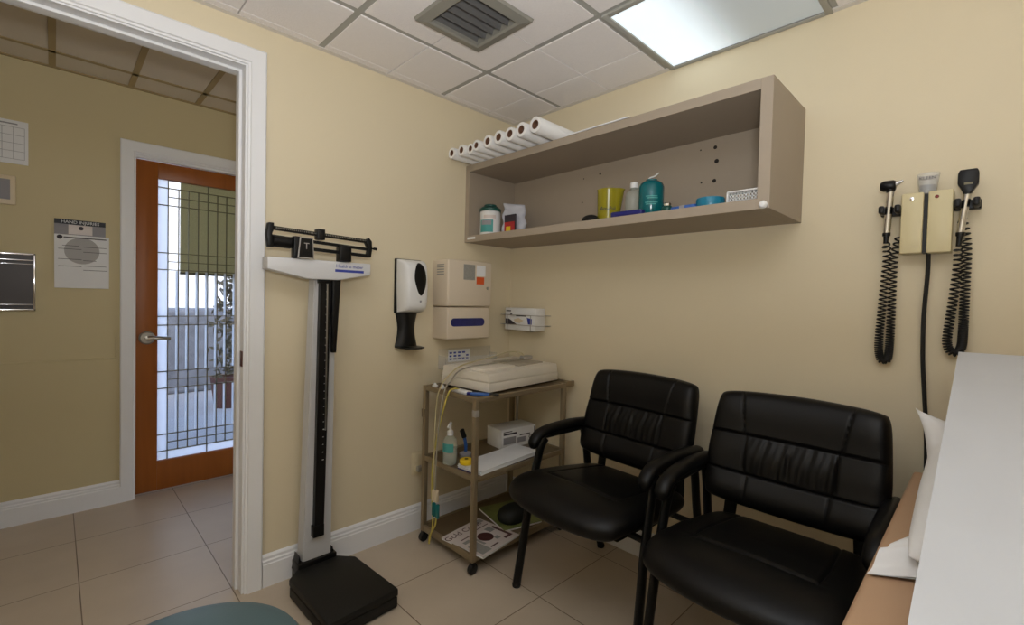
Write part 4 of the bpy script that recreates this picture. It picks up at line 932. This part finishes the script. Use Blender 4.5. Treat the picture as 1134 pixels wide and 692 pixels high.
# ------------------------------------------------------------------ leather guest chairs (faces -x in local coordinates)
def gauss(x, w_): return math.exp(-(x/w_)**2)
def make_chair():
    t = thing('guest_chair', 'black leather guest armchair beside the equipment cart', 'chair', (-0.40, -0.975, 0), radians(-3.5), 'black leather guest chairs along the wall')
    # seat
    def seat(a, b, s_):
        k = 8; e = ((1-abs(a)**k)*(1-abs(b)**k))**0.5
        f = 1-0.07*(abs(a)**5)*(abs(b)**5)
        hw = 0.262-0.030*max(0, b)
        y = hw*a*f
        x = -0.045+0.262*b*f-0.052*(1-a*a)*max(0, -b)**1.5
        z = 0.440-0.026*max(0, (-b-0.45)/0.55)**2-0.026*b
        if s_ > 0:
            puff = 0.042+0.010*gauss(a, 0.5)*gauss(b+0.1, 0.6)+0.010*max(0, -b)*(1-a*a)
            groove = 0.0065*gauss(abs(a)-0.60, 0.018)*max(0, min(1, (b+0.55)*4))+0.0065*gauss(b+0.42, 0.02)*max(0, min(1, (0.72-abs(a))*5))+0.010*gauss(a*a+b*b*1.2-0.02, 0.03)*0
            return (x, y, z+(puff-groove)*e)
        return (x, y, z-0.046*e)
    MB().cushion(seat, 110, 100).build('seat', 'leather', t, local=True)
    # backrest
    tilt = radians(17)
    def back(a, b, s_):
        k = 14; e = ((1-abs(a)**k)*(1-abs(b)**k))**0.5
        hw = 0.254-0.014*max(0, (b+0.1)/1.1)**1.2-0.010*max(0, -b-0.4)
        f = 1-0.035*(abs(a)**8)*(abs(b)**8)
        y = hw*a*f; v = 0.182*b*f+0.016*(1-a*a)*max(0, b)-0.008*(1-a*a)*max(0, -b)
        v1, v2 = -0.45, 0.22
        if s_ > 0:
            th = 0.040+0.010*gauss(b-0.62, 0.35)+0.010*gauss(b+0.75, 0.25)+0.006*gauss(b+0.1, 0.3)
            th -= 0.0075*gauss(b-v2, 0.017)+0.0075*gauss(b-v1, 0.017)
            if v1 < b < v2 and abs(a) < 0.5:
                w_ = sin(pi*(b-v1)/(v2-v1))
                th += 0.0050*w_**0.5*(sin(a*62+2.2*sin(b*5))*0.5+sin(a*37+1+3*b)*0.5)*(0.35+0.65*abs(2*(b-(v1+v2)/2)/(v2-v1)))+0.006*w_
                th -= 0.006*gauss(a, 0.02)*w_
            if v1 < b < v2: th -= 0.004*gauss(abs(a)-0.5, 0.02)
            if b > v2: th -= 0.0045*gauss(abs(a)-(0.54+0.12*(b-v2)/(1-v2)), 0.014)
            if b < v1: th -= 0.0035*gauss(abs(a)-0.46, 0.018)
            d = -th*e+0.018*a*a*-1
        else:
            d = 0.030*e-0.018*a*a
        d -= 0.0
        x = 0.205+sin(tilt)*v+cos(tilt)*d; z = 0.680+cos(tilt)*v-sin(tilt)*d*-1*-1
        return (x, y, z)
    MB().cushion(back, 150, 140).build('backrest', 'leather', t, local=True)
    MB().tube(smoothpath([(-0.05, 0.19, 0.375), (0.14, 0.19, 0.385), (0.20, 0.19, 0.42), (0.213, 0.185, 0.50), (0.235, 0.18, 0.60)], 6), 0.013, 10, sq=(1.6, 0.55), up=(0, 1, 0)).build('back_bracket', 'blackmetal', t, local=True)
    MB().tube(smoothpath([(-0.05, -0.19, 0.375), (0.14, -0.19, 0.385), (0.20, -0.19, 0.42), (0.213, -0.185, 0.50), (0.235, -0.18, 0.60)], 6), 0.013, 10, sq=(1.6, 0.55), up=(0, 1, 0)).build('back_bracket', 'blackmetal', t, local=True)
    MB().box((-0.20, -0.20, 0.376), (0.17, 0.20, 0.394), bev=0.004).box((-0.14, -0.272, 0.375), (-0.12, 0.272, 0.393), bev=0.004).box((0.13, -0.268, 0.365), (0.15, 0.268, 0.383), bev=0.004).build('seat_frame', 'blackmetal', t, local=True)
    for sg in (1, -1):
        f = lambda x, z, y=0.262: (x, sg*y, z)
        MB().tube(smoothpath([f(-0.205, 0.006, 0.282), f(-0.175, 0.20, 0.276), f(-0.150, 0.36, 0.271), f(-0.118, 0.50, 0.268), f(-0.100, 0.565, 0.264), f(-0.080, 0.592, 0.262)], 6), 0.0175, 12, sq=(0.75, 1.15), up=(0, 1, 0)).build('front_leg', 'blackmetal', t, local=True)
        MB().tube(smoothpath([f(0.315, 0.006, 0.262), f(0.255, 0.20, 0.262), f(0.205, 0.40, 0.262), f(0.185, 0.52, 0.262), f(0.165, 0.592, 0.262)], 6), 0.0175, 12, sq=(0.75, 1.15), up=(0, 1, 0)).build('rear_leg', 'blackmetal', t, local=True)
        MB().tube([f(-0.09, 0.604), f(0.175, 0.604)], 0.013, 10).build('arm_rail', 'blackmetal', t, local=True)
        P = smoothpath([f(-0.150, 0.562), f(-0.147, 0.584), f(-0.126, 0.608), f(-0.085, 0.623), f(0.0, 0.630), f(0.10, 0.630), f(0.185, 0.622), f(0.212, 0.612)], 7)
        n = len(P); R_ = [0.0255*min(1, (0.35+5*i/n))**0.7*min(1, 0.45+6*(n-1-i)/n) for i in range(n)]
        MB().tube(P, R_, 18, sq=(1.0, 0.82), up=(0, 1, 0)).build('armrest', 'leather', t, local=True)
        for (x, y) in ((-0.205, 0.282), (0.315, 0.262)):
            MB().lathe([(0, 0), (0.016, 0), (0.018, 0.012), (0.014, 0.020), (0, 0.020)], (x, sg*y, 0), 'z', 14).build('foot_glide', 'blackrub', t, local=True)
    return t
ch = make_chair()
c2 = dup(ch); c2.location = (-0.445, -1.566, 0); c2.rotation_euler = (0, 0, 0)
c2['label'] = 'black leather guest armchair beside the examination table'

# ------------------------------------------------------------------ wall diagnostic set
BY0, BY1, BZ0, BZ1 = -1.907, -1.790, 1.337, 1.520
s = thing('diagnostic_wall_unit', 'ivory wall transformer between two diagnostic handles with a black power cord', 'wall unit', (0, -1.85, BZ0))
MB().box((-0.070, -1.842, BZ0), (0, BY1, BZ1), bev=0.004).build('housing', 'transf', s)
MB().box((-0.070, BY0, BZ0), (0, -1.852, BZ1), bev=0.004).build('housing', 'transf', s)
MB().box((-0.058, -1.853, BZ0+0.002), (-0.0, -1.841, BZ1-0.002)).build('centre_slot', 'blackpl', s, smooth=0)
MB().lathe([(0, 0), (0.006, 0), (0.005, -0.004), (0, -0.005)], (-0.070, -1.815, 1.502), 'x', 16).build('dial', 'chrome', s)
MB().lathe([(0, 0), (0.005, 0), (0.004, -0.003), (0, -0.004)], (-0.070, -1.871, 1.502), 'x', 16).build('pilot_lamp', 'redled', s)
MB().text('WelchAllyn', 0.0075, onB(-0.0705, -1.816, 1.357)).build('lettering', 'beige', s, smooth=0)
cp = MB().lathe([(0.020, 0), (0.027, 0.062), (0.0255, 0.062), (0.0185, 0.003), (0, 0.003), (0, 0)], (-0.042, -1.848, BZ1-0.005), 'z', 28).build('tip_cup', 'cup', s)
MB().lathe([(0, 0.003), (0.018, 0.003), (0.0205, 0.027), (0, 0.029)], (-0.042, -1.848, BZ1-0.005), 'z', 24).build('ear_tips', 'speculum', cp)
MB().text('KLEEN', 0.013, onB(-0.0680, -1.848, BZ1+0.040)).build('cup_lettering', 'ink', cp, smooth=0)
for y0, y1 in ((-1.790, -1.735), (-1.965, -1.907)):
    yc_ = (y0+y1)/2
    m_ = MB().box((-0.030, y0, 1.462), (-0.004, y1, 1.490), bev=0.004)
    m_.box((-0.085, yc_-0.027, 1.464), (-0.028, yc_-0.012, 1.488), bev=0.005).box((-0.085, yc_+0.012, 1.464), (-0.028, yc_+0.027, 1.488), bev=0.005)
    m_.build('handle_cradle', 'blackpl', s)
MB().tube(smoothpath([(-0.030, -1.855, BZ0+0.004), (-0.020, -1.855, 1.28), (-0.012, -1.850, 1.15), (-0.012, -1.852, 1.02), (-0.012, -1.860, 0.90), (-0.012, -1.870, 0.74), (-0.012, -1.872, 0.5), (-0.012, -1.86, 0.25)], 8), 0.0058, 10).build('power_cord', 'blackrub', s)

def coil(path, r, wire, turns):
    P = smoothpath(path, 24); ds = [0]
    for i in range(1, len(P)): ds.append(ds[-1]+(P[i]-P[i-1]).length)
    tot = ds[-1]; out = []; N = turns*11; j = 0; u = None
    for k in range(N+1):
        sgm = k/N; x = sgm
        # coils open where the cord hangs by its ends and close together at the bottom
        wq = x+0.55*sin(2*pi*x)/(2*pi)
        d = tot*wq
        while j < len(ds)-2 and ds[j+1] < d: j += 1
        f = (d-ds[j])/max(1e-9, ds[j+1]-ds[j]); p_ = P[j].lerp(P[j+1], min(1, max(0, f))); t_ = (P[j+1]-P[j]).normalized()
        w_ = Vector((1, 0, 0)); w_ = (w_-t_*w_.dot(t_)).normalized(); b_ = t_.cross(w_); a = 2*pi*turns*sgm
        out.append(p_+(w_*cos(a)+b_*sin(a))*r)
    return MB().tube(out, wire, 6)
# otoscope
yo = -1.760; xo = -0.060
s = thing('otoscope', 'silver otoscope handle with black head hanging nearest the chairs', 'otoscope', (xo, yo, 1.0))
MB().tube([(xo, yo-0.002, 1.535), (xo, yo+0.004, 1.40)], 0.0095, 18).build('handle', 'chrome', s)
MB().lathe([(0, 0), (0.0105, 0), (0.0105, 0.010), (0, 0.010)], (xo, yo+0.004, 1.395), 'z', 16).tube([(xo, yo+0.004, 1.398), (xo, yo+0.005, 1.372)], [0.0075, 0.006], 12).build('handle_collar', 'blackpl', s)
MB().lathe([(0, -0.020), (0.013, -0.020), (0.017, -0.014), (0.017, 0.010), (0.012, 0.018), (0, 0.018)], (xo, yo+0.006, 1.552), 'y', 20).tube([(xo, yo-0.002, 1.532), (xo, yo, 1.548)], [0.011, 0.013], 14).build('head', 'blackpl', s)
MB().tube([(xo, yo-0.010, 1.554), (xo-0.002, yo-0.032, 1.563)], [0.0085, 0.0032], 14).build('ear_speculum', 'chrome', s)
coil([(xo, yo+0.005, 1.372), (-0.035, -1.757, 1.33), (-0.024, -1.750, 1.20), (-0.022, -1.744, 1.06), (-0.022, -1.749, 1.008), (-0.022, -1.760, 1.000), (-0.022, -1.769, 1.012), (-0.022, -1.772, 1.08), (-0.022, -1.772, 1.22), (-0.022, -1.773, 1.33), (-0.020, -1.785, 1.40)], 0.0095, 0.0026, 74).build('coiled_cord', 'blackrub', s)
yo = -1.936
s = thing('ophthalmoscope', 'silver ophthalmoscope handle with flat black head hanging above the table', 'ophthalmoscope', (xo, yo, 1.0))
MB().tube([(xo, yo+0.000, 1.505), (xo, yo+0.012, 1.385)], 0.0088, 18).build('handle', 'chrome', s)
MB().lathe([(0, 0), (0.0105, 0), (0.0105, 0.010), (0, 0.010)], (xo, yo+0.011, 1.382), 'z', 16).tube([(xo, yo+0.012, 1.384), (xo, yo+0.014, 1.352)], [0.0075, 0.006], 12).build('handle_collar', 'blackpl', s)
MB().prism([(yo-0.008, 1.500), (yo+0.008, 1.500), (yo+0.014, 1.516), (yo+0.022, 1.530), (yo+0.022, 1.560), (yo+0.018, 1.570), (yo-0.018, 1.570), (yo-0.022, 1.560), (yo-0.022, 1.528), (yo-0.014, 1.514)], 'x', xo-0.014, xo+0.012, bev=0.003).build('head', 'blackpl', s)
MB().box((xo-0.0152, yo-0.010, 1.526), (xo-0.0135, yo+0.008, 1.532)).build('lens_window', 'brass' if 0 else 'came', s, smooth=0)
coil([(xo, yo+0.014, 1.352), (-0.035, -1.922, 1.30), (-0.024, -1.914, 1.19), (-0.022, -1.906, 1.09), (-0.022, -1.909, 1.055), (-0.022, -1.922, 1.040), (-0.022, -1.936, 1.055), (-0.022, -1.939, 1.10), (-0.022, -1.939, 1.25), (-0.022, -1.938, 1.36), (-0.020, -1.925, 1.44)], 0.0095, 0.0026, 74).build('coiled_cord', 'blackrub', s)

# ------------------------------------------------------------------ examination table, pillow, paper
TZ, TY = 0.70, -1.852
s = thing('examination_table', 'tan vinyl examination table with raised backrest along the right side', 'examination table', (-0.95, -2.2, 0))
MB().box((-1.70, -2.53, 0.05), (-0.20, -1.93, 0.60), bev=0.006).box((-1.66, -2.49, 0), (-0.24, -1.97, 0.05)).build('cabinet_base', 'tancab', s)
MB().box((-1.80, -2.56, 0.60), (-0.150, TY, TZ), bev=0.012, seg=3).build('table_top', 'tan', s)
for k in range(2): MB().box((-1.66+0.72*k, -1.932+0.0, 0.12), (-0.98+0.72*k, -1.924, 0.55), bev=0.003).build('cabinet_door', 'tancab', s)
bx = Vector((-1.20, 0, 0.787)); ax = Vector((1.08, 0, 0.267)).normalized(); nz = Vector((-ax.z, 0, ax.x))
TB = frame((bx.x, -2.235, bx.z), ax, Vector((0, 1, 0)), nz)
LB = 1.105
MB().box((0.0, -0.285, -0.062), (LB, 0.285, -0.004), bev=0.014, seg=3, T=TB).build('backrest', 'tan', s)
MB().tube([TB @ Vector((0.55, -0.24, -0.06)), Vector((-0.95, -2.475, 0.705))], 0.012, 10).tube([TB @ Vector((0.9, -0.24, -0.06)), Vector((-0.35, -2.475, 0.705))], 0.012, 10).build('backrest_stay', 'steel', s)

def sheet(u, v):
    # runs along the raised back, drops over the near end and lies on the flat top
    y = -2.235+0.300*(2*v-1)
    if u < 0.70:
        p_ = TB @ Vector((LB*(1-u/0.70), 0, 0.0))
        x, z = p_.x, p_.z
    else:
        k = (u-0.70)/0.30; x = -1.20-0.58*k; z = 0.787-(0.787-0.707)*min(1, k*2.2)**0.8
    z += 0.0016*sin(x*34)*sin(3*v+1)+0.002*math.exp(-((x+0.98)/0.012)**2)
    return (x, y, z)
pm = MB().grid(lambda u, v: sheet(u, v), 110, 26)
pm.grid(lambda u, v: (sheet(u, v)[0], sheet(u, v)[1], sheet(u, v)[2]-0.0015), 110, 26)
tag(centre_origin(pm.build('table_paper', 'tabpaper')), 'wide sheet of white paper covering the raised back of the examination table', 'paper')

# pillow tucked under the raised back, one corner poking up, its open case end flaring onto the top
TIP = Vector((-0.37, -1.868, 0.917))
def pil(a, b, s_):
    e = ((1-abs(a)**4)*(1-abs(b)**4))**0.5
    f = 1-0.05*abs(a)**4*abs(b)**4
    x = -0.60+0.29*a*f; y = -2.085+0.186*b*f
    z = 0.785+0.050*a+0.004*sin(7*a+2*b)
    th = (0.056+0.012*a)*e
    wr = (0.004*sin(11*b+5*a)+0.003*sin(17*a-6*b))*e
    z2 = z+th+wr if s_ > 0 else z-th*0.98-wr*0.5
    w_ = (max(0, (a-0.55)/0.45)*max(0, (b-0.40)/0.60))**1.05
    return Vector((x, y, z2)).lerp(TIP+Vector((0, 0, 0.5*(z2-z))), w_)
t = thing('pillow', 'white pillow tucked under the raised back of the examination table', 'pillow', (-0.62, -2.07, TZ))
MB().cushion(pil, 56, 56).build('cushion', 'linen', t)
def flapf(u, v, up):
    A, B, C, D = Vector((-0.68, -1.940, 0.735)), Vector((-0.872, -1.940, 0.706)), Vector((-0.926, -1.858, 0.704)), Vector((-0.775, -1.876, 0.712))
    p_ = A.lerp(B, u).lerp(D.lerp(C, u), v)
    e = sin(pi*min(1, max(0, u)))
    p_.z += up*(0.020*e*(1-0.35*v)+0.004*sin(9*u+3*v)*v+0.004*sin(14*u))+0.001
    return p_
MB().grid(lambda u, v: flapf(u, v, 1), 40, 16).grid(lambda u, v: flapf(u, v, 0), 40, 16).build('open_case_end', 'linen', t)

# ------------------------------------------------------------------ stool in the foreground
sx, sy = -1.772, -1.020
s = thing('round_stool', 'round teal-grey vinyl stool in front of the doorway', 'stool', (sx, sy, 0))
MB().lathe([(0, 0.425), (0.182, 0.425), (0.196, 0.432), (0.204, 0.455), (0.202, 0.482), (0.191, 0.498), (0.172, 0.505), (0.08, 0.510), (0, 0.511)], (sx, sy, 0), 'z', 64).build('seat', 'stool', s)
MB().lathe([(0, 0.415), (0.16, 0.415), (0.16, 0.426), (0, 0.426)], (sx, sy, 0), 'z', 32).build('seat_plate', 'blackmetal', s)
MB().tube([(sx, sy, 0.10), (sx, sy, 0.42)], 0.022, 18).tube([(sx, sy, 0.07), (sx, sy, 0.25)], 0.030, 18).build('gas_column', 'chrome', s)
for k in range(5):
    a = 2*pi*k/5+0.3; ex, ey = sx+0.24*cos(a), sy+0.24*sin(a)
    MB().tube([(sx, sy, 0.10), (sx+0.12*cos(a), sy+0.12*sin(a), 0.095), (ex, ey, 0.072)], [0.020, 0.017, 0.013], 12).build('leg', 'chrome', s)
    MB().lathe([(0, -0.011), (0.022, -0.011), (0.026, -0.006), (0.026, 0.006), (0.022, 0.011), (0, 0.011)], (ex, ey, 0.026), 'y', 18).box((ex-0.007, ey-0.015, 0.026), (ex+0.007, ey+0.015, 0.07), bev=0.003).build('caster', 'blackrub', s)

# ------------------------------------------------------------------ world, camera, view
wd = bpy.data.worlds.new('daylight'); SC.world = wd; wd.use_nodes = True
nt = wd.node_tree; bg = nt.nodes['Background']
sky = nt.nodes.new('ShaderNodeTexSky'); sky.sky_type = 'NISHITA'; sky.sun_disc = False; sky.sun_elevation = radians(40); sky.sun_rotation = radians(200); sky.air_density = 1.0; sky.dust_density = 2.0
nt.links.new(sky.outputs['Color'], bg.inputs['Color']); bg.inputs['Strength'].default_value = 0.62

cam = bpy.data.cameras.new('camera'); co = bpy.data.objects.new('camera', cam); COL.objects.link(co)
cam.sensor_fit = 'HORIZONTAL'; cam.sensor_width = 36; cam.lens = 16.417; cam.clip_start = 0.02
r = Vector((0.7145013717594441, -0.6992294597083275, 0.02378975472494336)); dn = Vector((-0.0009734628510366661, -0.03499668202341655, -0.9993869543962587)); fw = Vector((0.6996333626435707, 0.7140401913921598, -0.02568585121613669))
co.matrix_world = frame((-1.93235301, -1.99030863, 1.16465728), r, -dn, -fw)
SC.camera = co
SC.view_settings.view_transform = 'Standard'; SC.view_settings.look = 'None'; SC.view_settings.gamma = 1.0; SC.view_settings.use_curve_mapping = False
SC.view_settings.exposure = 0.0
